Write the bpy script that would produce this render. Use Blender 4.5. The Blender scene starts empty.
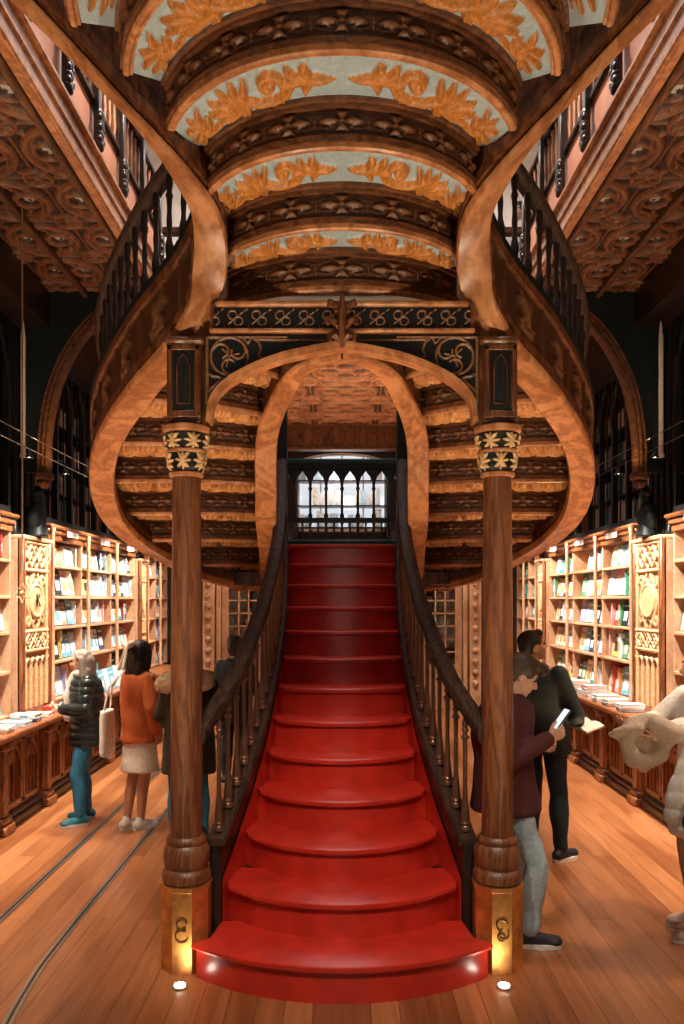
import bpy, bmesh, math, random
import numpy as np
from mathutils import Vector, Matrix
random.seed(7)
RNG = np.random.default_rng(5)
C = bpy.context.scene.collection
PI = math.pi
H = 1.85

# ------------------------------------------------------------------ materials
M = {}
def newmat(name):
    m = bpy.data.materials.new(name); m.use_nodes = True
    nt = m.node_tree; b = nt.nodes['Principled BSDF']
    M[name] = m
    return m, nt, b
def nd(nt, t, **k):
    n = nt.nodes.new(t)
    for a, v in k.items(): setattr(n, a, v)
    return n
def ramp(nt, stops):
    r = nd(nt, 'ShaderNodeValToRGB'); e = r.color_ramp.elements
    while len(e) < len(stops): e.new(0.5)
    for i, (p, c) in enumerate(stops):
        e[i].position = p; e[i].color = (*c, 1)
    return r
def plain(name, col, rough=.5, metal=0, bump=0, bscale=40, var=.12, spec=.5, coat=0):
    m, nt, b = newmat(name)
    tc = nd(nt, 'ShaderNodeTexCoord'); no = nd(nt, 'ShaderNodeTexNoise')
    no.inputs['Scale'].default_value = bscale; no.inputs['Detail'].default_value = 4
    nt.links.new(tc.outputs['Object'], no.inputs['Vector'])
    r = ramp(nt, [(.3, tuple(c*(1-var) for c in col)), (.7, tuple(min(1, c*(1+var)) for c in col))])
    nt.links.new(no.outputs['Fac'], r.inputs['Fac']); nt.links.new(r.outputs['Color'], b.inputs['Base Color'])
    b.inputs['Roughness'].default_value = rough; b.inputs['Metallic'].default_value = metal
    b.inputs['Specular IOR Level'].default_value = spec; b.inputs['Coat Weight'].default_value = coat
    b.inputs['Coat Roughness'].default_value = .2
    if bump:
        bu = nd(nt, 'ShaderNodeBump'); bu.inputs['Strength'].default_value = bump; bu.inputs['Distance'].default_value = .01
        nt.links.new(no.outputs['Fac'], bu.inputs['Height']); nt.links.new(bu.outputs['Normal'], b.inputs['Normal'])
    return m
def wood(name, dark, light, scale=(3, 3, 3), stretch=(1, 1, .12), rough=.4, bump=.25, coat=.15, rings=6.0):
    m, nt, b = newmat(name)
    tc = nd(nt, 'ShaderNodeTexCoord'); mp = nd(nt, 'ShaderNodeMapping')
    mp.inputs['Scale'].default_value = tuple(s*t for s, t in zip(scale, stretch))
    nt.links.new(tc.outputs['Object'], mp.inputs['Vector'])
    n1 = nd(nt, 'ShaderNodeTexNoise'); n1.inputs['Scale'].default_value = 1.4; n1.inputs['Detail'].default_value = 3
    n1.inputs['Distortion'].default_value = .6
    nt.links.new(mp.outputs['Vector'], n1.inputs['Vector'])
    mu = nd(nt, 'ShaderNodeMath', operation='MULTIPLY'); mu.inputs[1].default_value = rings*PI*2
    nt.links.new(n1.outputs['Fac'], mu.inputs[0])
    si = nd(nt, 'ShaderNodeMath', operation='SINE'); nt.links.new(mu.outputs[0], si.inputs[0])
    n2 = nd(nt, 'ShaderNodeTexNoise'); n2.inputs['Scale'].default_value = 14; n2.inputs['Detail'].default_value = 6
    nt.links.new(mp.outputs['Vector'], n2.inputs['Vector'])
    ma = nd(nt, 'ShaderNodeMath', operation='MULTIPLY_ADD'); ma.inputs[1].default_value = .22; 
    nt.links.new(si.outputs[0], ma.inputs[0]); nt.links.new(n2.outputs['Fac'], ma.inputs[2])
    mid = tuple((a+c)/2 for a, c in zip(dark, light))
    r = ramp(nt, [(.22, dark), (.5, mid), (.78, light)])
    nt.links.new(ma.outputs[0], r.inputs['Fac']); nt.links.new(r.outputs['Color'], b.inputs['Base Color'])
    b.inputs['Roughness'].default_value = rough; b.inputs['Coat Weight'].default_value = coat; b.inputs['Coat Roughness'].default_value = .25
    bu = nd(nt, 'ShaderNodeBump'); bu.inputs['Strength'].default_value = bump; bu.inputs['Distance'].default_value = .004
    nt.links.new(ma.outputs[0], bu.inputs['Height']); nt.links.new(bu.outputs['Normal'], b.inputs['Normal'])
    return m
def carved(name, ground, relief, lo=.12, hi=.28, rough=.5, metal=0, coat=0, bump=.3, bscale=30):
    """two colours by relief height: the ground colour, and another colour on the raised carving (vertex attribute 'carve')"""
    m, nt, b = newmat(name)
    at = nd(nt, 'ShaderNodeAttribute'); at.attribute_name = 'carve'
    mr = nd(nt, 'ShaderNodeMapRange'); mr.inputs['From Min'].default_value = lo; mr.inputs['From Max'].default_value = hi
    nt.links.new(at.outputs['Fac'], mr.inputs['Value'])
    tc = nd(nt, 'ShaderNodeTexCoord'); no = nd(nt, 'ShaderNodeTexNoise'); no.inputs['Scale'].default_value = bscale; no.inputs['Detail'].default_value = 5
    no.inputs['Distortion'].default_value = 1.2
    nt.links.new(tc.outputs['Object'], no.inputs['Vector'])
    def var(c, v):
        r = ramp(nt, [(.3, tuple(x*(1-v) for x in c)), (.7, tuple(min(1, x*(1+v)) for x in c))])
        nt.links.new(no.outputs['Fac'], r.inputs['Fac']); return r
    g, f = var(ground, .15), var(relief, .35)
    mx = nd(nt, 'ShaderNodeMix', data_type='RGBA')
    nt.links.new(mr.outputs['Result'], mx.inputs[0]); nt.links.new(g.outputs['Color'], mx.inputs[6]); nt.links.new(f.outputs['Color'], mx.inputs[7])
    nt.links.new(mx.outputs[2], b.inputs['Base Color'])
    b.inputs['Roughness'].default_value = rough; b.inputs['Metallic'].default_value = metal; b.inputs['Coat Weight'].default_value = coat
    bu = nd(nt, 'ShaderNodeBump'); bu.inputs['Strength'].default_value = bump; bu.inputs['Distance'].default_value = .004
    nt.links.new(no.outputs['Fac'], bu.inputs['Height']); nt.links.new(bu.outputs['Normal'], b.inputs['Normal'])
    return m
def emit(name, col, s):
    m, nt, b = newmat(name)
    b.inputs['Base Color'].default_value = (*col, 1); b.inputs['Emission Color'].default_value = (*col, 1); b.inputs['Emission Strength'].default_value = s
    return m

wood('oak_gold', (.33, .115, .038), (.60, .26, .105), scale=(2.6, 2.6, 2.6), stretch=(1, 1, .5), rough=.4, rings=5, bump=.12)
wood('oak_stair', (.07, .022, .008), (.20, .070, .024), scale=(6, 6, 6), stretch=(.5, 1, 1), rough=.42)
wood('oak_brown', (.07, .02, .007), (.2, .065, .02), scale=(5, 5, 5), stretch=(1, 1, .2), rough=.4)
wood('column_wood', (.10, .03, .010), (.23, .08, .03), scale=(9, 9, 9), stretch=(1, 1, .10), rough=.42, coat=.1)
wood('rail_wood', (.018, .009, .006), (.060, .027, .015), scale=(8, 8, 8), stretch=(1, .3, .3), rough=.68, coat=0); M['rail_wood'].node_tree.nodes['Principled BSDF'].inputs['Specular IOR Level'].default_value = .25
wood('dark_wood', (.010, .006, .005), (.035, .017, .010), scale=(6, 6, 6), stretch=(1, 1, .2), rough=.4)
wood('black_wood', (.006, .006, .006), (.016, .014, .013), scale=(6, 6, 6), stretch=(1, 1, .2), rough=.4)
wood('shelf_wood', (.50, .26, .14), (.70, .42, .25), scale=(3, 3, 3), stretch=(1, .12, .5), rough=.5, bump=.08, rings=2, coat=0)
wood('counter_wood', (.15, .045, .014), (.36, .12, .04), scale=(6, 6, 6), stretch=(1, 1, .15), rough=.32, coat=.3)
wood('plinth_wood', (.03, .013, .008), (.08, .034, .018), scale=(6, 6, 6), stretch=(1, .2, 1), rough=.35)
wood('ceiling_rib', (.08, .030, .012), (.20, .08, .032), scale=(6, 6, 6), stretch=(1, .2, 1), rough=.6, coat=0)
carved('gilt_panel', (.36, .45, .48), (.50, .19, .04), rough=.42, bump=.9, bscale=45)
carved('riser_carving', (.075, .026, .010), (.19, .07, .022), lo=.1, hi=.9, rough=.42, bump=.35)
carved('soffit_carving', (.34, .14, .045), (.58, .26, .085), lo=.1, hi=.6, rough=.45)
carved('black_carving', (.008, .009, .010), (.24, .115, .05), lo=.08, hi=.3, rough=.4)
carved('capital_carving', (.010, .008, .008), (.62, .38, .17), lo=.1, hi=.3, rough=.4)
carved('pilaster_carving', (.36, .15, .06), (.78, .46, .23), lo=.02, hi=.6, rough=.5)
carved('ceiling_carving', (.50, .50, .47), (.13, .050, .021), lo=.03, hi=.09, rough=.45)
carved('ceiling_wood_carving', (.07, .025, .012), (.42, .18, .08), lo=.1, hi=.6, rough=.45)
carved('dark_carving', (.012, .008, .007), (.055, .026, .014), lo=.1, hi=.5, rough=.4)
def ribbed(name, pale, ground, rib):  # recess shade and rib light painted into the colour by carve height
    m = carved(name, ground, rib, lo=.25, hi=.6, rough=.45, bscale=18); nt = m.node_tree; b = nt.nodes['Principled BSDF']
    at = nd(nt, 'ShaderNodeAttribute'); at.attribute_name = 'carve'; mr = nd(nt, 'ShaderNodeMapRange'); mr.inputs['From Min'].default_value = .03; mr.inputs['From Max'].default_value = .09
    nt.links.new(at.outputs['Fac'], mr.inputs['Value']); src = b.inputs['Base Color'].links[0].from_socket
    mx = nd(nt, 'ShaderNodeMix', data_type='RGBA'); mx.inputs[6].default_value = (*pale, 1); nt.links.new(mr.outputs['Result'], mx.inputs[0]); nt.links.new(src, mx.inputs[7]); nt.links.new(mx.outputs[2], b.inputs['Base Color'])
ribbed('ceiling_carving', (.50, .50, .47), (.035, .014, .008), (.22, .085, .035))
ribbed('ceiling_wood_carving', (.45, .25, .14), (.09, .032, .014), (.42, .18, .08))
plain('red_paint', (.50, .026, .014), rough=.30, bump=.12, bscale=9, var=.16, coat=.25)
plain('brass', (.72, .36, .11), rough=.42, metal=.9, bump=.08, bscale=14, var=.3)
plain('brass_dark', (.20, .13, .07), rough=.35, metal=.8)
plain('baluster_metal', (.17, .085, .05), rough=.30, metal=.55)
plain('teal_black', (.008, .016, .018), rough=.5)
plain('steel', (.42, .42, .40), rough=.3, metal=.9)
plain('teal_rail', (.02, .055, .06), rough=.3)
plain('iron', (.015, .015, .016), rough=.5)
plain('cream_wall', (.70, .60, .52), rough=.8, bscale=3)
plain('pink_panel', (.62, .27, .16), rough=.5, bscale=5)  # pinkish light on the wood put into the panel colour
plain('white_plate', (.85, .78, .70), rough=.6)
plain('cord', (.33, .20, .11), rough=.8)
plain('paper', (.82, .78, .70), rough=.7)
m, nt, b = newmat('glass'); b.inputs['Base Color'].default_value = (.8, .9, .9, 1); b.inputs['Roughness'].default_value = .05
b.inputs['Transmission Weight'].default_value = 1; b.inputs['IOR'].default_value = 1.45
emit('bulb', (1, .86, .66), 18); emit('floor_bulb', (1, .9, .75), 25); emit('daylight_glass', (.82, .90, 1.0), .5)
emit('screen', (.55, .62, .75), 1.2)

def floor_material():
    m, nt, b = newmat('floor_planks')
    tc = nd(nt, 'ShaderNodeTexCoord'); mp = nd(nt, 'ShaderNodeMapping'); mp.inputs['Rotation'].default_value = (0, 0, PI/2)
    nt.links.new(tc.outputs['Object'], mp.inputs['Vector'])
    br = nd(nt, 'ShaderNodeTexBrick'); br.inputs['Scale'].default_value = 1; br.inputs['Brick Width'].default_value = 2.3
    br.inputs['Row Height'].default_value = .13; br.inputs['Mortar Size'].default_value = .0022; br.inputs['Mortar Smooth'].default_value = .3; br.inputs['Bias'].default_value = -.1
    br.inputs['Color1'].default_value = (.25, .25, .25, 1); br.inputs['Color2'].default_value = (.8, .8, .8, 1); br.inputs['Mortar'].default_value = (0, 0, 0, 1)
    nt.links.new(mp.outputs['Vector'], br.inputs['Vector'])
    mp2 = nd(nt, 'ShaderNodeMapping'); mp2.inputs['Scale'].default_value = (9, .6, 1)
    nt.links.new(tc.outputs['Object'], mp2.inputs['Vector'])
    n = nd(nt, 'ShaderNodeTexNoise'); n.inputs['Scale'].default_value = 3; n.inputs['Detail'].default_value = 7; n.inputs['Distortion'].default_value = .5
    nt.links.new(mp2.outputs['Vector'], n.inputs['Vector'])
    mp3 = nd(nt, 'ShaderNodeMapping'); mp3.inputs['Scale'].default_value = (1.2, .5, 1)
    nt.links.new(tc.outputs['Object'], mp3.inputs['Vector'])
    w = nd(nt, 'ShaderNodeTexNoise'); w.inputs['Scale'].default_value = 1.7; w.inputs['Detail'].default_value = 4
    nt.links.new(mp3.outputs['Vector'], w.inputs['Vector'])
    ad = nd(nt, 'ShaderNodeMath', operation='MULTIPLY_ADD'); ad.inputs[1].default_value = .36
    nt.links.new(br.outputs['Color'], ad.inputs[0]); 
    s2 = nd(nt, 'ShaderNodeMath', operation='MULTIPLY_ADD'); s2.inputs[1].default_value = .35
    nt.links.new(w.outputs['Fac'], s2.inputs[0]); 
    s3 = nd(nt, 'ShaderNodeMath', operation='MULTIPLY'); s3.inputs[1].default_value = .35
    nt.links.new(n.outputs['Fac'], s3.inputs[0]); nt.links.new(s3.outputs[0], s2.inputs[2]); nt.links.new(s2.outputs[0], ad.inputs[2])
    r = ramp(nt, [(.25, (.12, .036, .013)), (.45, (.26, .085, .028)), (.60, (.42, .16, .060)), (.80, (.62, .29, .13))])
    nt.links.new(ad.outputs[0], r.inputs['Fac'])
    mx = nd(nt, 'ShaderNodeMix', data_type='RGBA'); mx.inputs[7].default_value = (.10, .034, .014, 1)
    nt.links.new(br.outputs['Fac'], mx.inputs[0]); nt.links.new(r.outputs['Color'], mx.inputs[6]); nt.links.new(mx.outputs[2], b.inputs['Base Color'])
    rr = nd(nt, 'ShaderNodeMapRange'); rr.inputs['To Min'].default_value = .22; rr.inputs['To Max'].default_value = .42
    nt.links.new(w.outputs['Fac'], rr.inputs['Value']); nt.links.new(rr.outputs['Result'], b.inputs['Roughness'])
    b.inputs['Coat Weight'].default_value = .25; b.inputs['Coat Roughness'].default_value = .22
    bu = nd(nt, 'ShaderNodeBump'); bu.inputs['Strength'].default_value = .25; bu.inputs['Distance'].default_value = .004
    su = nd(nt, 'ShaderNodeMath', operation='SUBTRACT'); nt.links.new(n.outputs['Fac'], su.inputs[0]); nt.links.new(br.outputs['Fac'], su.inputs[1])
    nt.links.new(su.outputs[0], bu.inputs['Height']); nt.links.new(bu.outputs['Normal'], b.inputs['Normal'])
floor_material()

# ------------------------------------------------------------------ mesh helpers
class MB:
    def __init__(s): s.v = []; s.f = []; s.mi = []; s.carve = []; s.mats = []
    def _m(s, mat):
        if mat is None: return 0
        if mat not in s.mats: s.mats.append(mat)
        return s.mats.index(mat)
    def add(s, vs, fs, mat=None, carve=None):
        o = len(s.v); s.v.extend([tuple(map(float, p)) for p in vs])
        s.carve.extend(list(carve) if carve is not None else [0.0]*len(vs))
        k = s._m(mat)
        for f in fs: s.f.append(tuple(o+i for i in f)); s.mi.append(k)
        return s
    def box(s, c, d, rz=0, mat=None, bev=0, rx=0):
        x, y, z = d[0]/2, d[1]/2, d[2]/2
        if bev:
            b_ = min(bev, x*.9, y*.9, z*.9)
            pts = []
            for zz, k in ((-z, b_), (-z+b_, 0), (z-b_, 0), (z, b_)):
                xx, yy = x-k, y-k
                pts += [(-xx+b_*(k == 0), -yy, zz), (xx-b_*(k == 0), -yy, zz), (xx, -yy+b_*(k == 0), zz), (xx, yy-b_*(k == 0), zz), (xx-b_*(k == 0), yy, zz), (-xx+b_*(k == 0), yy, zz), (-xx, yy-b_*(k == 0), zz), (-xx, -yy+b_*(k == 0), zz)]
            fs = [tuple(range(7, -1, -1)), tuple(range(24, 32))]
            for r_ in range(3):
                for i in range(8):
                    j = (i+1) % 8; fs.append((r_*8+i, r_*8+j, r_*8+8+j, r_*8+8+i))
        else:
            pts = [(-x, -y, -z), (x, -y, -z), (x, y, -z), (-x, y, -z), (-x, -y, z), (x, -y, z), (x, y, z), (-x, y, z)]
            fs = [(0, 3, 2, 1), (4, 5, 6, 7), (0, 1, 5, 4), (1, 2, 6, 5), (2, 3, 7, 6), (3, 0, 4, 7)]
        R = Matrix.Rotation(rz, 3, 'Z') @ Matrix.Rotation(rx, 3, 'X')
        s.add([R @ Vector(p) + Vector(c) for p in pts], fs, mat); return s
    def bx(s, x0, x1, y0, y1, z0, z1, mat=None, bev=0):
        x0, x1 = min(x0, x1), max(x0, x1)
        return s.box(((x0+x1)/2, (y0+y1)/2, (z0+z1)/2), (x1-x0, y1-y0, z1-z0), mat=mat, bev=bev)
    def lathe(s, prof, c=(0, 0, 0), n=20, mat=None, squash=1, ax=None):
        vs = []; c = Vector(c)
        R = Matrix.Identity(3)
        if ax is not None: R = Vector((0, 0, 1)).rotation_difference(Vector(ax)).to_matrix()
        for r, z in prof:
            for k in range(n):
                a = 2*PI*(k+.5)/n; vs.append(c + R @ Vector((r*math.cos(a), r*math.sin(a)*squash, z)))
        fs = []
        for i in range(len(prof)-1):
            for k in range(n):
                j = (k+1) % n; fs.append((i*n+k, i*n+j, (i+1)*n+j, (i+1)*n+k))
        fs.append(tuple(range(n-1, -1, -1))); fs.append(tuple((len(prof)-1)*n+k for k in range(n)))
        s.add(vs, fs, mat); return s
    def sweep(s, path, prof, mat=None, closed=True, cap=True, vertical=True, scale=None, up=(0, 0, 1)):
        """profile (a = sideways, b = upwards) carried along a path"""
        path = [Vector(p) for p in path]; n = len(path); m = len(prof); vs = []
        for i, p in enumerate(path):
            t = (path[min(i+1, n-1)] - path[max(i-1, 0)]).normalized()
            if vertical:
                th = Vector((t.x, t.y, 0)).normalized() if (abs(t.x)+abs(t.y)) > 1e-4 else Vector((0, 1, 0))
                side = Vector((-th.y, th.x, 0)); u = Vector((0, 0, 1))
            else:
                u0 = Vector(up); side = u0.cross(t)
                side = side.normalized() if side.length > 1e-4 else Vector((1, 0, 0)); u = t.cross(side).normalized()
            k = scale[i] if scale else 1
            for a, b_ in prof: vs.append(p + side*a*k + u*b_*k)
        fs = []
        for i in range(n-1):
            for j in range(m if closed else m-1):
                q = (j+1) % m; fs.append((i*m+j, i*m+q, (i+1)*m+q, (i+1)*m+j))
        if closed and cap: fs.append(tuple(range(m-1, -1, -1))); fs.append(tuple((n-1)*m+j for j in range(m)))
        s.add(vs, fs, mat); return s
    def tube(s, path, r, n=8, mat=None, radii=None):
        prof = [(r*math.cos(2*PI*k/n), r*math.sin(2*PI*k/n)) for k in range(n)]
        p0 = [Vector(p) for p in path]; d = (p0[-1]-p0[0]); up = (0, 0, 1) if abs(d.z) < .8*d.length else (0, 1, 0)
        return s.sweep(path, prof, mat, vertical=False, scale=radii, up=up)
    def grid(s, P, mat=None, carve=None):
        n, m = P.shape[:2]; vs = P.reshape(-1, 3)
        fs = [(i*m+j, (i+1)*m+j, (i+1)*m+j+1, i*m+j+1) for i in range(n-1) for j in range(m-1)]
        s.add(vs, fs, mat, None if carve is None else carve.reshape(-1)); return s
    def prism(s, poly, z0, z1, mat=None):
        n = len(poly); vs = [(x, y, z0) for x, y in poly] + [(x, y, z1) for x, y in poly]
        fs = [tuple(range(n-1, -1, -1)), tuple(range(n, 2*n))] + [(i, (i+1) % n, n+(i+1) % n, n+i) for i in range(n)]
        s.add(vs, fs, mat); return s
    def poly_xz(s, poly, y0, y1, mat=None):
        n = len(poly); vs = [(x, y0, z) for x, z in poly] + [(x, y1, z) for x, z in poly]
        fs = [tuple(range(n)), tuple(range(2*n-1, n-1, -1))] + [((i+1) % n, i, n+i, n+(i+1) % n) for i in range(n)]
        s.add(vs, fs, mat); return s
    def ball(s, c, r, mat=None, n=10, rot=None):
        r = (r, r, r) if not hasattr(r, '__len__') else r
        vs = []; fs = []; m = n; k = n*2
        R = rot if rot is not None else Matrix.Identity(3)
        for i in range(m+1):
            t = PI*i/m
            for j in range(k):
                a = 2*PI*j/k; vs.append(R @ Vector((r[0]*math.sin(t)*math.cos(a), r[1]*math.sin(t)*math.sin(a), r[2]*math.cos(t))) + Vector(c))
        for i in range(m):
            for j in range(k):
                q = (j+1) % k; fs.append((i*k+j, (i+1)*k+j, (i+1)*k+q, i*k+q))
        s.add(vs, fs, mat); return s
    def cap(s, a, b_, ra, rb, mat=None, n=12):
        """tapered capsule"""
        a, b_ = Vector(a), Vector(b_); L = (b_-a).length
        prof = [(ra*math.sin(t), -ra*math.cos(t)) for t in np.linspace(.05, PI/2, 6)] + [(rb*math.cos(t), L+rb*math.sin(t)) for t in np.linspace(0, PI/2-.05, 6)]
        return s.lathe(prof, a, n, mat, ax=(b_-a) if L > 1e-6 else (0, 0, 1))
    def build(s, name, mat=None, parent=None, smooth=True, fix=True, auto=40):
        me = bpy.data.meshes.new(name); me.from_pydata(s.v, [], s.f)
        mats = s.mats or [mat]
        for q in mats: me.materials.append(M[q if q is not None else mat])
        me.polygons.foreach_set('material_index', s.mi)
        if any(s.carve):
            at = me.attributes.new('carve', 'FLOAT', 'POINT'); at.data.foreach_set('value', s.carve)
        if fix:
            bm = bmesh.new(); bm.from_mesh(me); bmesh.ops.recalc_face_normals(bm, faces=bm.faces); bm.to_mesh(me); bm.free()
        if smooth:
            me.polygons.foreach_set('use_smooth', [True]*len(me.polygons))
            if auto: me.set_sharp_from_angle(angle=math.radians(auto))
        me.update()
        o = bpy.data.objects.new(name, me); C.objects.link(o)
        if parent is not None: o.parent = parent
        return o
def tag(o, label=None, cat=None, group=None, kind=None):
    if label: o['label'] = label
    if cat: o['category'] = cat
    if group: o['group'] = group
    if kind: o['kind'] = kind
    return o
def empty(name, loc=(0, 0, 0), rz=0):
    o = bpy.data.objects.new(name, None); C.objects.link(o); o.location = loc; o.rotation_euler = (0, 0, rz); o.empty_display_size = .1
    return o
def copy_tree(o, parent=None):
    c = o.copy(); C.objects.link(c)
    if parent is not None: c.parent = parent
    for ch in list(o.children): copy_tree(ch, c)
    return c
def cat_rom(pts, n=8):
    P = [np.array(p, float) for p in pts]; out = []
    for i in range(len(P)-1):
        p0 = P[i-1] if i else 2*P[0]-P[1]; p3 = P[i+2] if i+2 < len(P) else 2*P[-1]-P[-2]
        for k in range(n):
            t = k/n; out.append(.5*((2*P[i])+(-p0+P[i+1])*t+(2*p0-5*P[i]+4*P[i+1]-p3)*t*t+(-p0+3*P[i]-3*P[i+1]+p3)*t**3))
    out.append(P[-1]); return [tuple(q) for q in out]
def interp(x, xs, ys): return float(np.interp(x, xs, ys))
def resample(path, step=None, n=None):
    P = np.array(path); d = np.r_[0, np.cumsum(np.linalg.norm(np.diff(P, axis=0), axis=1))]
    t = np.linspace(0, d[-1], n) if n else np.arange(step/2, d[-1], step)
    return np.stack([np.interp(t, d, P[:, i]) for i in range(3)], 1)

# ------------------------------------------------------------------ carved relief: strokes with rounded tops
def relief(S, T, strokes):
    hh = np.zeros_like(S)
    for pts, rad in strokes:
        for i in range(len(pts)-1):
            (ax, ay), (bx_, by) = pts[i], pts[i+1]; ra, rb = rad[i], rad[i+1]
            dx, dy = bx_-ax, by-ay; L = dx*dx+dy*dy+1e-9
            t = np.clip(((S-ax)*dx+(T-ay)*dy)/L, 0, 1); r = ra+(rb-ra)*t
            d = np.hypot(S-ax-t*dx, T-ay-t*dy)
            hh = np.maximum(hh, np.sqrt(np.clip(1-(d/np.maximum(r, 1e-4))**2, 0, 1))*np.minimum(1, r/.08+.2))
    return hh
def spiral(cx, cy, r0, r1, a0, turns, w0, w1, n=14, sg=1):
    pts = []; rad = []
    for k in range(n):
        t = k/(n-1); a = a0+sg*turns*2*PI*t; r = r0+(r1-r0)*t
        pts.append((cx+r*math.cos(a), cy+r*math.sin(a))); rad.append(w0+(w1-w0)*t)
    return (pts, rad)
ACANTHUS = [
    ([(.12, -.02), (.45, .02), (.8, .06), (1.15, .02)], [.015, .09, .14, .10]),
    ([(.55, .05), (.72, .27), (.66, .37)], [.05, .085, .03]), ([(.8, .05), (1.0, .27), (1.0, .39)], [.05, .08, .03]),
    ([(.55, 0), (.72, -.18), (.72, -.3)], [.05, .08, .03]),
    spiral(1.42, .10, .27, .03, math.radians(190), 1.15, .075, .085, sg=-1),
    ([(.95, -.02), (1.1, -.22), (1.4, -.31), (1.75, -.27), (2.02, -.1), (2.15, .08)], [.06, .09, .085, .09, .09, .08]),
    ([(1.3, -.3), (1.22, -.42)], [.05, .03]),
    ([(2.1, -.18), (1.98, .12), (1.88, .36)], [.05, .10, .04]), ([(2.15, -.18), (2.2, .16), (2.18, .42)], [.05, .11, .04]),
    ([(2.2, -.2), (2.42, .14), (2.5, .4)], [.05, .11, .04]), ([(2.2, -.22), (2.62, .06), (2.82, .28)], [.05, .11, .04]),
    ([(2.2, -.25), (2.65, -.1), (2.98, .04)], [.05, .10, .04]), ([(2.1, -.25), (2.5, -.3), (2.8, -.26)], [.05, .09, .04]),
    ([(2.0, -.2), (2.05, -.36), (2.25, -.42)], [.05, .06, .03]),
    spiral(3.32, -.08, .21, .02, math.radians(160), 1.1, .07, .075, sg=1),
    ([(2.7, -.24), (2.95, -.3), (3.2, -.3), (3.5, -.22)], [.05, .07, .07, .06]),
    ([(3.3, .05), (3.3, .24), (3.18, .36)], [.05, .08, .03]), ([(3.4, .05), (3.58, .24), (3.6, .38)], [.05, .08, .03]),
    ([(3.45, -.05), (3.75, .1), (3.92, .2)], [.05, .08, .03]), ([(3.45, -.2), (3.72, -.2), (3.95, -.1)], [.05, .07, .03]),
    ([(3.4, -.25), (3.6, -.36), (3.8, -.36)], [.05, .06, .03]),
]
def acanthus(S, T, half, width):
    """S = distance from the middle, T = -.5*width..+.5*width"""
    s = np.abs(S)/half*4.1; t = T/width
    return relief(s, t, ACANTHUS)
FLOWER = [
    ([(.07, 0), (.22, .0), (.44, 0)], [.03, .105, .01]), ([(.08, 0), (.40, 0)], [.028, .012]),
    ([(0, .05), (.03, .17), (.12, .25)], [.03, .06, .02]), ([(0, -.05), (.03, -.17), (.12, -.25)], [.03, .06, .02]),
    ([(.13, .12), (.3, .18), (.46, .12)], [.015, .022, .015]), ([(.13, -.12), (.3, -.18), (.46, -.12)], [.015, .022, .015]),
    ([(.0, 0), (.001, 0)], [.065, .065]), ([(.5, 0), (.501, 0)], [.04, .04]), ([(.5, .08), (.5, .18)], [.03, .012]), ([(.5, -.08), (.5, -.18)], [.03, .012]),
]
def flowers(S, T, cell, width):
    s = np.abs((S/cell+.5) % 1-.5)*1.0; t = T/width*.72
    return relief(s, t, FLOWER)
def patch(mb, base, nrm, hfun, depth, mat):
    """base: (n,m,3) points, nrm: same shaped unit normals"""
    dS = np.r_[0, np.cumsum(np.linalg.norm(np.diff(base[:, base.shape[1]//2], axis=0), axis=1))]; dS -= dS[-1]/2
    dT = np.r_[0, np.cumsum(np.linalg.norm(np.diff(base[base.shape[0]//2], axis=0), axis=1))]; W = dT[-1]; dT -= W/2
    S, T = np.meshgrid(dS, dT, indexing='ij')
    h = hfun(S, T, dS[-1], W)
    mb.grid(base+nrm*(h*depth)[..., None], mat, h)
# ------------------------------------------------------------------ the curved double staircase overhead
OUT = [(-.95, 6.85, 1.985), (-1.2, 6.74, 2.05), (-1.42, 6.5, 2.18), (-1.62, 6.2, 2.32), (-1.70, 5.85, 2.48), (-1.63, 5.4, 2.67), (-1.46, 5.0, 2.86),
       (-1.11, 4.42, 3.02), (-.765, 4.04, 3.215), (-.655, 3.93, 3.46), (-.645, 3.79, 3.665), (-.745, 3.67, 3.815), (-.89, 3.60, 3.975), (-1.08, 3.55, 4.165), (-1.34, 3.43, 4.395), (-1.62, 3.2, 4.58)]
OUTP = cat_rom(OUT, 7)
INN = [(-.66, 6.75, 2.03), (-.593, 6.2, 2.28), (-.535, 5.6, 2.555), (-.49, 5.2, 2.90), (-.38, 4.95, 3.095), (-.27, 4.80, 3.21), (-.13, 4.72, 3.26), (0, 4.70, 3.275)]
INNP = cat_rom(INN, 7)
stair = empty('curved_staircase', (0, 5.2, 0))
tag(stair, 'carved oak double staircase curving overhead with gilded foliage panels between its steps', 'staircase')
def S_(o): o.location = -stair.location; return o
def mir(path, sg): return [(-sg*x, y, z) for x, y, z in path]
rib_prof = [(-.085, -.012), (-.075, -.028), (-.03, -.022), (.03, -.022), (.075, -.028), (.085, -.012), (.085, .02), (.07, .038), (-.07, .038), (-.085, .02)]
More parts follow.
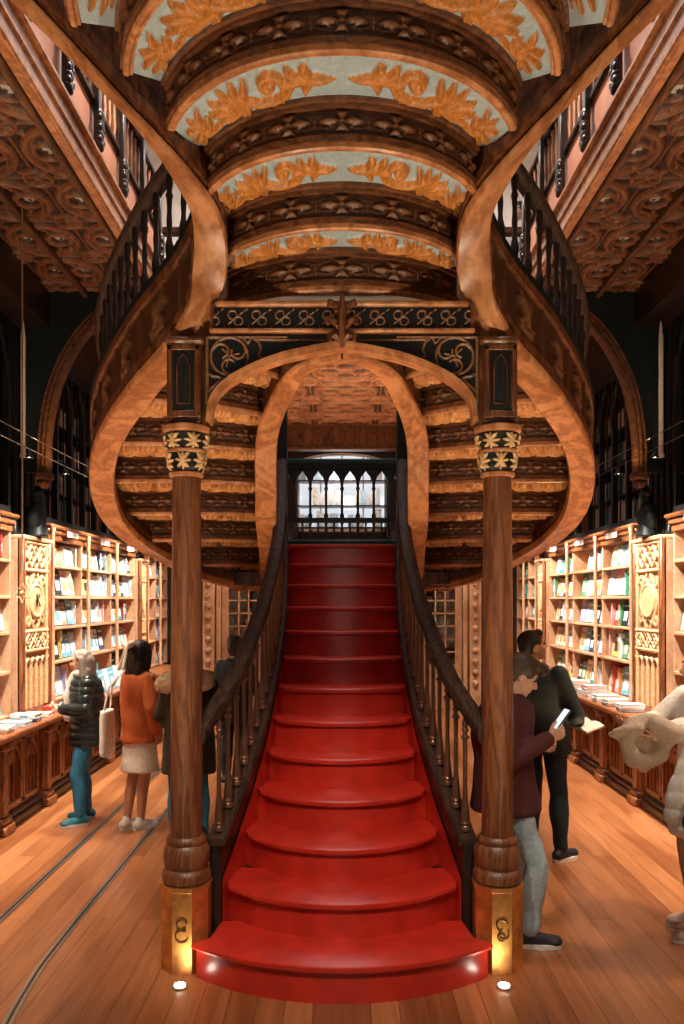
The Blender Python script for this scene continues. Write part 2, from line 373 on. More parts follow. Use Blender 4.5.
for sg in (-1, 1):
    p = mir(OUTP, sg) if sg == 1 else list(OUTP)
    if sg == 1: p = [(-x, y, z) for x, y, z in OUTP]
    nP = len(p); rsc = [1.0 if i < nP*.60 else max(.52, 1-2.2*(i/nP-.60)) for i in range(nP)]
    rib = S_(MB().sweep(p, rib_prof, scale=rsc).build('stringer_ribbon', 'oak_gold', stair)); rib['label'] = 'broad pale oak underside of the curved stringer'
    b = MB(); b.sweep(p, [(-.052, .03), (.052, .03), (.052, .42), (-.052, .42)])
    for k in (-.062, .062):
        b.sweep(p, [(k-.018, .04), (k+.018, .04), (k+.018, .085), (k-.018, .085)]); b.sweep(p, [(k-.014, .36), (k+.014, .36), (k+.014, .41), (k-.014, .41)])
    board = S_(b.build('stringer_board', 'oak_brown', stair))
    P = resample(p, n=420); t = np.gradient(P, axis=0); t[:, 2] = 0; t /= np.linalg.norm(t, axis=1)[:, None]
    side = np.stack([-t[:, 1], t[:, 0], 0*t[:, 0]], 1); outw = side if (side[150, 0]*sg > 0) else -side
    zz = np.linspace(.09, .355, 22); base = P[:, None, :] + outw[:, None, :]*.054 + np.array([0, 0, 1])[None, None, :]*zz[None, :, None]
    nr = np.repeat(outw[:, None, :], 22, 1)
    def hs(S, T, half, W):
        s = (S/.42) % 1; st = [spiral(.5, .12, .17, .02, 0, 1.2, .05, .03), spiral(.5, -.2, .17, .02, PI, 1.2, .05, .03), ([(.36, -.4), (.5, 0), (.64, .4)], [.03, .07, .03]), ([(.64, -.35), (.5, 0), (.36, .35)], [.03, .06, .03]), ([(.02, -.5), (.02, .5)], [.02, .02])]
        return relief(s, T/W, st)
    q = MB(); patch(q, base, nr, hs, .03, 'riser_carving'); S_(q.build('carved_panel', None, stair, fix=False, auto=0)).parent = board
    board.children[0].location = (0, 0, 0)
    S_(MB().sweep(p, [(-.075, .42), (.075, .42), (.08, .445), (.055, .465), (-.055, .465), (-.08, .445)]).build('stringer_cap', 'black_wood', stair))
    # balustrade of the curved flights
    bal = S_(MB().sweep([(x, y, z+1.0) for x, y, z in p], [(.048*math.cos(a)*1.0, .042*math.sin(a)) for a in np.linspace(0, 2*PI, 12, endpoint=False)]).build('handrail', 'dark_wood', stair))
    bal.data.materials[0] = M['rail_wood']
    proto = MB(); prof = [(.020, 0), (.024, .03), (.014, .05), (.019, .08), (.024, .13), (.015, .17), (.012, .2), (.016, .26), (.012, .32), (.015, .38), (.021, .40), (.014, .42), (.020, .46), (.020, .51)]
    proto.lathe(prof, n=10)
    bo = proto.build('baluster', 'dark_wood', stair)
    pts = resample(p, step=.145)
    for k, q_ in enumerate(pts):
        o = bo if k == 0 else bo.copy()
        if k: C.objects.link(o)
        o.parent = stair; o.location = Vector(q_) + Vector((0, 0, .46)) - stair.location
    # inner horseshoe
    pi_ = INNP if sg == -1 else [(-x, y, z) for x, y, z in INNP]
    ip = [(-.095, -.02), (.095, -.02), (.105, .0), (.105, .03), (.09, .045), (-.09, .045), (-.105, .03), (-.105, 0)]
    sc = [min(1-.35*i/len(pi_), .3+.06*i)*.80 for i in range(len(pi_))]
    o = S_(MB().sweep(pi_, ip, scale=sc).build('inner_stringer_ribbon', 'oak_gold', stair))
    S_(MB().sweep(pi_, [(-.045, .03), (.045, .03), (.045, .42), (-.045, .42)]).build('inner_stringer_board', 'oak_stair', stair))

# step edge curves: far -> near; z of soffits
def arc_edge(xe, ye, yc, n):
    s = ye-yc; R = (xe*xe+s*s)/(2*s); a = math.asin(min(1, xe/R))
    th = np.linspace(-a, a, n); return np.stack([R*np.sin(th), yc+R-R*np.cos(th)], 1)
ZS = [1.97+.18*i for i in range(17)]
UP = {8: (.60, 4.20, 3.95), 9: (.60, 4.03, 3.68), 10: (.645, 3.76, 3.34), 11: (.765, 3.51, 3.01), 12: (.94, 3.42, 2.68), 13: (1.15, 3.38, 2.37), 14: (1.37, 3.3, 2.06), 15: (1.6, 3.15, 1.76)}
SIDE = [((-.74, 7.15), (-1.0, 7.10)), ((-.69, 6.8), (-1.2, 6.68)), ((-.655, 6.4), (-1.50, 6.27)), ((-.63, 6.08), (-1.67, 6.02)), ((-.60, 5.7), (-1.63, 5.56)), ((-.555, 5.4), (-1.45, 5.13)), ((-.47, 5.15), (-1.12, 4.75)), ((-.32, 4.97), (-.84, 4.43))]
def side_edge(i, sg, n):
    (xi, yi), (xo, yo) = SIDE[i]; t = np.linspace(0, 1, n)
    x = xi+(xo-xi)*t; y = yi+(yo-yi)*t - .07*np.sin(PI*t)
    e = np.stack([x*(-sg), y], 1)
    return e
def edge3(e, z): return np.concatenate([e, np.full((len(e), 1), z)], 1)
def make_step(far, near, z, hs, riser_edge=None, mat='gilt_panel', cell=.21, first=False):
    """one step seen from below: soffit panel between the far and near edges, riser back above the near edge, rounded lip"""
    n = len(near); r = MB()
    d = near-far; L = np.linalg.norm(d, axis=1)[:, None]; dn = d/np.maximum(L, 1e-6)
    # lip: rounded moulding hanging at the near edge
    lip = [tuple(x) for x in edge3(near-dn*.012, z-.006)]
    r.sweep(lip, [(-.015, -.010), (-.008, -.017), (.008, -.017), (.017, -.008), (.019, .012), (.0, .03), (-.015, .02)], mat='oak_gold')
    r.sweep([tuple(x) for x in edge3(near-dn*.034, z-.004)], [(-.006, -.008), (.006, -.008), (.006, .012), (-.006, .012)], mat='oak_gold')
    # moulding at the far edge
    r.sweep([tuple(x) for x in edge3(far+dn*.018, z-.006)], [(-.018, -.012), (.012, -.018), (.018, .0), (.018, .02), (-.018, .02)], mat='oak_stair')
    # tread body
    top = np.stack([edge3(far-dn*.0, z+.05), edge3(near, z+.05)], 1); r.grid(top, 'oak_stair')
    # riser mouldings bottom and top
    r.sweep([tuple(x) for x in edge3(near+dn*.0, z+.018)], [(-.014, -.016), (.014, -.016), (.014, .012), (-.014, .012)], mat='oak_stair')
    r.sweep([tuple(x) for x in edge3(near+dn*.004, z+.160)], [(-.016, -.018), (.016, -.018), (.016, .016), (-.016, .016)], mat='oak_stair')
    back = np.stack([edge3(near-dn*.02, z), edge3(near-dn*.02, z+.18)], 1); r.grid(back, 'oak_stair')
    st = S_(r.build('step', None, stair, fix=False))
    # carved soffit
    m = 26; v = np.linspace(0, 1, m)[None, :, None]
    a = edge3(far+dn*.03, z); bb = edge3(near-dn*.040, z)
    base = a[:, None, :]*(1-v)+bb[:, None, :]*v
    nr = np.zeros_like(base); nr[..., 2] = -1
    q = MB(); patch(q, base, nr, hs, .040, mat)
    so = q.build('soffit_panel', None, st, fix=False, auto=0)
    # carved riser back
    v = np.linspace(.03, .148, 20)
    base = np.repeat(edge3(near, z)[:, None, :], 20, 1); base[..., 2] += v[None, :]
    nr = np.zeros_like(base); nr[..., :2] = dn[:, None, :]
    q = MB(); patch(q, base, nr, lambda S, T, half, W: flowers(S, T, half*2/max(2, round(half*2/cell)), W), .022, 'riser_carving')
    q.build('riser_panel', None, st, fix=False, auto=0)
    return st
# side flights
for sg in (-1, 1):
    for i in range(8):
        far = side_edge(max(i-1, 0), sg, 110)
        if i == 0: far = far+np.array([0, .25])
        make_step(far, side_edge(i, sg, 110), ZS[i], lambda S, T, half, W: acanthus(S, T, half, W), mat='soffit_carving', cell=.2)
# upper flight
def up_edge(i, n=300):
    xe, ye, yc = UP[i]; return arc_edge(xe, ye, yc, n)
n = 300
e8 = up_edge(8, n)
x = e8[:, 0]; far8 = np.stack([x*1.25, np.interp(np.abs(x), [0, .26, .6], [4.75, 4.8, 4.5])], 1)
for i in range(8, 16):
    far = far8 if i == 8 else up_edge(i-1, n)
    make_step(far, up_edge(i, n), ZS[i], lambda S, T, half, W: acanthus(S, T, half*.98, min(W, .26)), cell=.25)
# landing of the red flight
lb = MB(); lb.bx(-1.05, 1.05, 7.13, 8.2, 2.06, 2.25, mat='dark_wood'); lb.bx(-1.08, 1.08, 7.12, 8.22, 2.25, 2.335, mat='oak_stair', bev=.01)
for s_ in (-1, 1): lb.bx(s_*.62, s_*1.08, 6.98, 7.12, 2.2, 2.335, mat='oak_stair', bev=.01)
for sg in (-1, 1): lb.bx(sg*.62, sg*1.02, 6.9, 7.02, 1.98, 2.1, mat='oak_brown', bev=.01)
S_(lb.build('landing', None, stair))
# ------------------------------------------------------------------ columns
CX, CY = .79, 4.04
for sg in (-1, 1):
    col = empty('support_column', (sg*CX, CY, 0))
    tag(col, 'slender turned wooden column with octagonal brass foot, ' + ('left of the red steps' if sg < 0 else 'right of the red steps'), 'column', 'columns carrying the curved staircase')
    b = MB(); b.lathe([(.128, 0), (.128, .40), (.134, .405), (.134, .425), (.11, .43)], n=8); b.build('brass_foot', 'brass', col, auto=20)['label'] = 'octagonal polished brass foot with engraved monogram'
    # monogram in thin raised lines on the facet turned to the room
    q = MB(); fx = .118*math.sin(PI/4*.0)
    def mono(strokes, ang):
        cs, sn = math.cos(ang), math.sin(ang); R = .1225
        for pts in strokes:
            q.tube([(R*sn + u*cs, -R*cs + u*sn, w) for u, w in pts], .0035, 6)
    def arc(cx, cz, r, a0, a1, n=12): return [(cx+r*math.cos(a), cz+r*math.sin(a)) for a in np.linspace(math.radians(a0), math.radians(a1), n)]
    if sg < 0: mono([arc(.0, .245, .026, 20, 285), arc(.0, .19, .031, 80, 345), arc(.012, .222, .008, 0, 360)], 0)
    else: mono([arc(-.002, .245, .027, 10, 240), arc(.008, .2, .024, 100, 400), arc(-.004, .185, .018, 0, 360)], 0)
    mo = q.build('monogram', 'brass_dark', col); mo['label'] = 'engraved curling monogram'
    prof = [(.10, .43), (.122, .435), (.125, .47), (.115, .49), (.105, .50), (.112, .52), (.118, .56), (.112, .60), (.098, .62), (.102, .63), (.102, .645), (.090, .66)]
    MB().lathe(prof, n=32).build('torus_base', 'column_wood', col)
    MB().lathe([(.080, .66), (.080, 1.2), (.076, 1.9), (.070, 2.5)], n=32).build('shaft', 'column_wood', col)
    # capital with two bands of leaves
    q = MB(); q.lathe([(.078, 2.47), (.086, 2.475), (.088, 2.49), (.078, 2.497)], n=32, mat='oak_gold'); q.lathe([(.10, 2.685), (.118, 2.70), (.120, 2.72), (.112, 2.728)], n=32, mat='oak_gold')
    q.lathe([(.098, 2.588), (.102, 2.594), (.102, 2.604), (.094, 2.61)], n=32, mat='oak_gold')
    cp = q.build('capital', None, col)
    nt_, nz = 200, 60
    th = np.linspace(0, 2*PI, nt_); zz = np.linspace(2.495, 2.69, nz)
    TH, Z = np.meshgrid(th, zz, indexing='ij')
    R = np.interp(zz, [2.495, 2.52, 2.56, 2.59, 2.60, 2.64, 2.69], [.074, .082, .088, .092, .088, .095, .106])[None, :]
    s = (TH/(2*PI)*6) % 1; tt = np.where(Z < 2.598, (Z-2.547)/.10, (Z-2.645)/.09)
    s = np.where(Z < 2.598, s, (s+.5) % 1)
    leaf = [([(.5, -.42), (.52, .0), (.5, .40)], [.05, .11, .04])] + [([(.5, -.05), (.5+sx*.6, sy*.8), (.5+sx, sy)], [.08, .09, .03]) for sx, sy in ((.30, .36), (-.26, .38), (.42, .02), (-.42, .05), (.32, -.32), (-.34, -.3))]
    h = relief(s, tt, leaf)
    base = np.stack([(R+h*.016)*np.cos(TH), (R+h*.016)*np.sin(TH), Z], -1)
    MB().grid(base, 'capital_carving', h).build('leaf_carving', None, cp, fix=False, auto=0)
    # square post above with sunk gothic panel
    q = MB(); q.bx(-.085, .085, -.075, .075, 2.735, 3.13, mat='oak_brown', bev=.006)
    for k in (-.068, .068): q.bx(k-.012, k+.012, -.088, -.074, 2.79, 3.12, mat='oak_brown', bev=.004)
    q.bx(-.08, .08, -.088, -.074, 2.76, 2.795, mat='oak_brown', bev=.004); q.bx(-.08, .08, -.088, -.074, 3.095, 3.125, mat='oak_brown', bev=.004)
    q.bx(-.05, .05, -.079, -.073, 2.8, 3.10, mat='black_wood'); 
    q.tube([(-.032, -.082, 2.83), (-.032, -.082, 3.01), (-.02, -.082, 3.05), (0, -.082, 3.075), (.02, -.082, 3.05), (.032, -.082, 3.01), (.032, -.082, 2.83), (-.032, -.082, 2.83)], .004, 6, mat='oak_brown')
    q.box((-sg*.0, .0, 3.145), (.20, .19, .04), mat='oak_brown', bev=.015)
    q.build('post', None, col)
# ------------------------------------------------------------------ arch between the columns
arch = empty('portal_arch', (0, CY, 0))
tag(arch, 'dark carved wooden arch with swirling tracery spanning between the two columns', 'arch')
ap_ = cat_rom([(-.665, 0, 2.74), (-.65, 0, 2.84), (-.59, 0, 2.92), (-.48, 0, 2.99), (-.32, 0, 3.055), (-.15, 0, 3.095), (0, 0, 3.12)], 8)
ap = ap_ + [(-x, y, z) for x, y, z in ap_[::-1][1:]]
q = MB()
q.sweep([(x, -.075, z) for x, y, z in ap], [(-.015, -.014), (.015, -.014), (.018, 0), (.015, .014), (-.015, .014)], vertical=False, up=(0, 1, 0)); q.sweep([(x, -.088, z+.012) for x, y, z in ap], [(-.008, -.008), (.008, -.008), (.008, .008), (-.008, .008)], vertical=False, up=(0, 1, 0))
q.sweep([(x, .0, z-.0) for x, y, z in ap], [(-.045, -.006), (.030, -.006), (.030, .008), (-.045, .008)], vertical=False)
q.build('arch_moulding', 'oak_gold', arch)
q = MB(); q.bx(-.66, .66, -.07, .07, 3.185, 3.33, mat='oak_brown'); q.bx(-.66, .66, -.095, -.065, 3.182, 3.202, mat='oak_gold', bev=.005); q.bx(-.63, .63, -.10, -.065, 3.312, 3.335, mat='oak_gold', bev=.006)
bm_ = q.build('beam', None, arch)
n1, n2 = 460, 28
X, Z = np.meshgrid(np.linspace(-.64, .64, n1), np.linspace(3.205, 3.31, n2), indexing='ij')
def bandf(X, Z):
    c = .118; s = ((X/c) % 1)-.5; t = (Z-3.257)/.118
    st = [spiral(-.12, .12, .2, .16, PI*.2, .95, .035, .035), spiral(.12, -.12, .2, .16, PI*1.2, .95, .035, .035), ([(-.3, -.25), (.3, .25)], [.03, .03]), ([(-.5, -.38), (-.38, -.3)], [.04, .02]), ([(.5, .38), (.38, .3)], [.04, .02])]
    return relief(s, t, st)
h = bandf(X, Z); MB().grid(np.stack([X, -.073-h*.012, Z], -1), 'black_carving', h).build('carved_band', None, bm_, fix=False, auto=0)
A = np.array(ap); xs, zs = A[:, 0], A[:, 2]
n1, n2 = 420, 60; u = np.linspace(-.69, .69, n1); lo = np.interp(u, xs, zs)+.012
X = np.repeat(u[:, None], n2, 1); Z = lo[:, None]*(1-np.linspace(0, 1, n2))[None]+3.185*np.linspace(0, 1, n2)[None]
ax = np.abs(X)
st = [([(.678, 2.84), (.678, 3.17), (.28, 3.17)], [.006]*3), ([(.672, 2.90), (.672, 2.985), (.60, 2.965), (.672, 2.90)], [.005]*4)]
for k in range(3):
    a = k*2*PI/3+.5; st.append(spiral(.565+.047*math.cos(a), 3.075+.047*math.sin(a), .042, .03, a, .62, .006, .006)); st.append(([(.565, 3.075), (.565+.05*math.cos(a+2.4), 3.075+.05*math.sin(a+2.4))], [.005, .005]))
st.append(([(.565+.094*math.cos(a), 3.075+.094*math.sin(a)) for a in np.linspace(0, 2*PI, 28)], [.006]*28))
st.append(([(.44, 3.16), (.42, 3.15), (.405, 3.11), (.42, 3.075), (.39, 3.055), (.30, 3.08), (.10, 3.13), (.05, 3.15), (.25, 3.155), (.44, 3.16)], [.006]*10))
st.append(([(.50, 3.17), (.47, 3.14), (.455, 3.17)], [.005]*3)); st.append(([(.48, 3.0), (.45, 3.03), (.42, 3.02), (.48, 3.0)], [.005]*4))
h = relief(ax, Z, st)
h = h*4
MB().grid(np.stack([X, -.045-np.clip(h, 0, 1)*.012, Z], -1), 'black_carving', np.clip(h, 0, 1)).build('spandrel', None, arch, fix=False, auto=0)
MB().grid(np.stack([X[::6, ::6], .045+0*X[::6, ::6], Z[::6, ::6]], -1), 'black_wood').build('spandrel_backing', None, arch, fix=False, auto=0)
# leaf keystone
q = MB()
for sx in (-1, 1):
    q.tube([(sx*x, y-.1, z) for x, y, z in [(.005, 0, 3.13), (.035, -.01, 3.16), (.062, -.03, 3.15), (.058, -.04, 3.12)]], .016, 8, radii=[1, 1.2, 1, .5])
    q.tube([(sx*x, y-.1, z) for x, y, z in [(.008, 0, 3.19), (.04, -.015, 3.23), (.07, -.04, 3.225), (.07, -.05, 3.20)]], .017, 8, radii=[1, 1.2, 1, .5])
    q.tube([(sx*x, y-.1, z) for x, y, z in [(.006, 0, 3.25), (.03, -.02, 3.30), (.06, -.045, 3.31), (.068, -.05, 3.285)]], .017, 8, radii=[1, 1.2, 1, .5])
    q.ball((sx*.028, -.125, 3.275), (.014, .012, .014), n=7); q.ball((sx*.024, -.12, 3.205), (.012, .012, .012), n=7)
q.tube([(0, -.1, 3.1), (0, -.125, 3.2), (0, -.135, 3.29), (0, -.15, 3.345)], .016, 8, radii=[.6, 1.2, 1.3, .5])
q.build('leaf_keystone', 'oak_brown', arch)

# ------------------------------------------------------------------ red staircase
red = empty('red_staircase', (0, 3.6, 0))
tag(red, 'glossy red painted flight of steps rising straight ahead between dark balustrades', 'staircase')
def R_(o): o.location = -red.location; return o
YN = [3.61+.28*k for k in range(13)]
WN = [.735, .60, .53, .475, .45, .41, .40, .405, .41, .425, .44, .455, .475]
SG = [.26, .26, .29, .25, .23, .14, .10, .09, .08, .07, .06, .05, .04]
def step_outline(k, off=0, n=40):
    w, s, yc = WN[k], SG[k], YN[k]+off; th = np.linspace(-1, 1, n)
    x = w*th; R = (w*w+s*s)/(2*s); y = yc+R-np.sqrt(np.maximum(R*R-x*x, 0)); return [(a, b_) for a, b_ in zip(x, y)]
XS = ([3.95, 4.3, 4.6, 5.0, 5.4, 5.8, 6.4, 7.0], [.70, .625, .565, .505, .475, .465, .485, .53])
for k in range(13):
    z1 = .18*(k+1); z0 = .18*k; q = MB()
    yb = min(YN[k]+SG[k]+.27, 7.07); ye = YN[k]+SG[k]; sk = lambda y: interp(y, *XS)-.037
    wb = sk(yb)
    side = [(sk(ye+.07), ye+.07), (wb, yb), (-wb, yb), (-sk(ye+.07), ye+.07)] if k else [(.652, 3.93), (wb, yb), (-wb, yb), (-.652, 3.93)]
    # riser body (set back under the nosing) and rounded nosing slab
    ol = step_outline(k, .028); ol = [(x*(1-.03/WN[k]) if k else x*.972, y) for x, y in ol]
    if k == 12: body = ol+[(WN[k], 7.07), (-WN[k], 7.07)]
    else: body = ol+side
    q.prism(body, max(0, z0-.02) if k else 0.0, z1-.03)
    top = step_outline(k)
    back = side if k < 12 else [(WN[k], 7.08), (-WN[k], 7.08)]
    # nosing with rounded edge: stacked outlines
    lay = [(.016, -.036), (.004, -.030), (0, -.018), (.003, -.006), (.014, 0)]
    vs = []; nn = len(top)+len(back)
    for inset, dz in lay:
        for j, (x, y) in enumerate(top):
            f = 1-inset/WN[k]; vs.append((x*f, y+inset, z1+dz))
        for x, y in back: vs.append((x, y, z1+dz))
    fs = [(i*nn+j, i*nn+(j+1) % nn, (i+1)*nn+(j+1) % nn, (i+1)*nn+j) for i in range(len(lay)-1) for j in range(nn)]
    fs += [tuple(range(nn-1, -1, -1)), tuple((len(lay)-1)*nn+j for j in range(nn))]
    q.add(vs, fs)
    R_(q.build('step', 'red_paint', red))
def nz(y): return .18*(1+(y-3.61)/.28)
for sg in (-1, 1):
    ys = np.linspace(4.14, 7.0, 40)
    path = [(sg*interp(y, *XS), y, nz(y)) for y in ys]
    q = MB(); q.sweep(path, [(-.03, -.1), (.03, -.1), (.03, .05), (-.03, .05)], mat='dark_wood')
    pa = np.array(path); lo_ = pa.copy(); lo_[:, 2] = np.maximum(.002, pa[:, 2]-.85); G4 = []
    for dx, src in ((-.03, pa), (.03, pa), (.03, lo_), (-.03, lo_), (-.03, pa)):
        g_ = src.copy(); g_[:, 0] += dx; g_[:, 2] -= (.1 if src is pa else 0); G4.append(g_)
    q.grid(np.stack(G4, 1), mat='dark_wood'); q.box((path[0][0], path[0][1]-.004, path[0][2]/2), (.06, .01, path[0][2]), mat='dark_wood'); q.sweep(path, [(-.05, .05), (.05, .05), (.055, .065), (.045, .085), (-.045, .085), (-.055, .065)], mat='rail_wood')
    R_(q.build('stringer', None, red))
    # red skirting inside the stringer
    q = MB(); a_ = pa.copy(); a_[:, 0] -= sg*.036; b2_ = lo_.copy(); b2_[:, 0] -= sg*.036; a_[:, 2] -= np.interp(pa[:, 1], [4.1, 5.2, 7], [.13, .10, .05]); q.grid(np.stack([a_, b2_], 1)); R_(q.build('skirting', 'red_paint', red))
    ys = np.linspace(4.035, 6.95, 50)
    hp = [(sg*(interp(y, *XS)+.05*max(0, 1-(y-4.03)/.35)), y, nz(y)+.715) for y in ys]
    hp += [(sg*.515, 7.05, hp[-1][2]+.10), (sg*.52, 7.12, hp[-1][2]+.3), (sg*.52, 7.14, hp[-1][2]+.6)]
    hr = [(-.04, -.035), (-.02, -.05), (.02, -.05), (.04, -.035), (.048, .0), (.04, .03), (.015, .045), (-.015, .045), (-.04, .03), (-.048, 0)]
    R_(MB().sweep(hp[:50], hr).build('handrail', 'rail_wood', red))
    # newel at the head of the flight, with teal bands
    q = MB(); q.bx(sg*.485, sg*.60, 6.99, 7.10, 2.34, 3.95, mat='black_wood', bev=.008); q.bx(sg*.47, sg*.615, 6.99, 7.12, 2.93, 2.955, mat='teal_rail'); q.bx(sg*.475, sg*.61, 6.99, 7.12, 3.9, 4.0, mat='black_wood', bev=.01)
    R_(q.build('newel_post', None, red))
    prof = [(.030, 0), (.031, .018), (.024, .03), (.029, .042), (.022, .055), (.025, .07), (.022, .10), (.015, .16), (.012, .22), (.0115, .40), (.013, .49), (.021, .495), (.021, .508), (.012, .515), (.012, .53), (.020, .54), (.013, .555), (.018, .575), (.010, .595), (.010, .64)]
    bo = MB().lathe(prof, n=14).build('baluster', 'baluster_metal', red)
    for k in range(21):
        y = 4.19+.137*k
        o = bo if k == 0 else bo.copy()
        if k: C.objects.link(o)
        o.parent = red; o.location = Vector((sg*interp(y, *XS), y, nz(y)+.083)) - red.location; o.scale = (1, 1, .98)
    # small uplight set in the floor in front of each brass foot
    u = MB(); u.lathe([(.038, 0), (.038, .006), (.030, .008)], (0, 0, 0), 20, mat='steel'); 
    up = u.build('floor_uplight', None); up.location = (sg*.775, 3.80, .0)
    tag(up, 'small glowing recessed floor light at the brass foot ' + ('left of the red steps' if sg < 0 else 'right of the red steps'), 'floor light')
    l_ = MB().lathe([(.026, .008), (.026, .012), (.01, .014)], n=16).build('lens', 'floor_bulb', up)
# gothic balustrade of the landing
gb = empty('gothic_balustrade', (0, 8.12, 2.338))
tag(gb, 'dark balustrade of small pointed arches at the back of the landing above the red steps', 'balustrade')
q = MB(); q.bx(-1.0, 1.0, -.05, .05, .90, .95, mat='teal_rail', bev=.012); q.bx(-1.0, 1.0, -.035, .035, .86, .90, mat='black_wood'); q.build('top_rail', None, gb)
q = MB(); q.bx(-1.0, 1.0, -.045, .045, .0, .10, mat='black_wood', bev=.01); q.bx(-1.0, 1.0, -.05, .05, .10, .125, mat='teal_rail', bev=.006); q.bx(-1, 1, -.03, .03, .30, .35, mat='black_wood'); q.build('bottom_rail', None, gb)
cw = .162
for k in range(-6, 7):
    q = MB(); x0 = k*cw
    q.lathe([(.022, .125), (.022, .15), (.012, .17), (.018, .22), (.012, .27), (.02, .30)], (x0, 0, 0), 10)
    q.lathe([(.022, .35), (.024, .38), (.014, .40), (.013, .62), (.02, .64), (.024, .66)], (x0, 0, 0), 10)
    q.build('colonnette', 'black_wood', gb)
for k in range(-6, 6):
    q = MB(); x0 = k*cw; x1 = x0+cw; r_ = cw*.5-.012
    left = [(x0+.012, .66), (x0+.018, .72), (x0+.036, .77), (x0+.06, .80), (x0+cw/2, .83)]
    poly = [(x0, .66), (x0, .86), (x0+cw/2, .86)]+left[::-1]
    q.poly_xz(poly, -.02, .02); poly2 = [(2*x0+cw-x, z) for x, z in poly][::-1]; q.poly_xz(poly2, -.02, .02)
    q.build('tracery_arch', 'black_wood', gb)
for k in range(-12, 13):
    if k % 2 == 0: continue
    MB().lathe([(.014, .125), (.016, .15), (.009, .18), (.013, .23), (.009, .27), (.014, .30)], (k*cw/2, 0, 0), 8).build('small_baluster', 'dark_wood', gb)
# ------------------------------------------------------------------ room shell
def struct(name, mb, mat=None, **k):
    o = mb.build(name, mat, **k); o['kind'] = 'structure'; return o
WX = 3.42      # wall plane
YB = 13.45     # back wall
GZ = 4.70      # underside of galleries
struct('floor', MB().bx(-WX-.1, WX+.1, -4, YB+1.2, -.1, 0), 'floor_planks', smooth=False)
for sg, nm in ((-1, 'left'), (1, 'right')):
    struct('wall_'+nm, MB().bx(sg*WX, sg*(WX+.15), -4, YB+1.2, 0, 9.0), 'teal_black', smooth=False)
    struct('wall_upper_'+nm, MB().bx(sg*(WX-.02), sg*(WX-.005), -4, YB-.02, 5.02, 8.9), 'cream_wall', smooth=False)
struct('wall_behind', MB().bx(-WX, WX, -4.15, -4, 0, 9.0), 'oak_brown', smooth=False)
# back wall with two glazed doors and an arched window high in the middle
q = MB()
q.bx(-WX, -2.04, YB, YB+.2, 0, 2.55); q.bx(2.04, WX, YB, YB+.2, 0, 2.55); q.bx(-1.3, 1.3, YB, YB+.2, 0, 2.55)
for s in (-1, 1): q.bx(s*1.3, s*2.04, YB, YB+.2, 2.22, 2.55)
q.bx(-WX, -.78, YB, YB+.2, 2.55, GZ); q.bx(.78, WX, YB, YB+.2, 2.55, GZ); q.bx(-.78, .78, YB, YB+.2, 2.55, 3.0)
xs = np.linspace(-.78, .78, 25); top = 4.12+.22*np.sqrt(np.clip(1-(xs/.8)**2, 0, 1))
q.poly_xz([(-.78, GZ)]+[(x, z) for x, z in zip(xs, top)]+[(.78, GZ)], YB, YB+.2)
struct('wall_back', q, 'dark_wood', smooth=False)
struct('wall_upper_back', MB().bx(-WX, WX, YB, YB+.2, 5.0, 9.0), 'cream_wall', smooth=False)
struct('wall_outer_back', MB().bx(-WX, WX, YB+1.0, YB+1.15, 0, 5), 'oak_brown', smooth=False)
# arched window
w = MB()
for s in (-1, 1): w.bx(s*.72, s*.78, YB+.02, YB+.1, 3.0, 4.14)
w.bx(-.78, .78, YB+.02, YB+.1, 3.0, 3.06)
for x in (-.36, 0, .36): w.bx(x-.012, x+.012, YB+.03, YB+.08, 3.0, 4.3)
for z in (3.42, 3.84): w.bx(-.76, .76, YB+.03, YB+.08, z-.014, z+.014)
w.sweep([(x, YB+.05, z-.02) for x, z in zip(xs, top)], [(-.03, -.02), (.03, -.02), (.03, .02), (-.03, .02)])
wo = struct('window_1', w, 'cream_wall')
MB().bx(-.78, .78, YB+.12, YB+.13, 3.0, 4.36).build('pane', 'daylight_glass', wo, smooth=False)
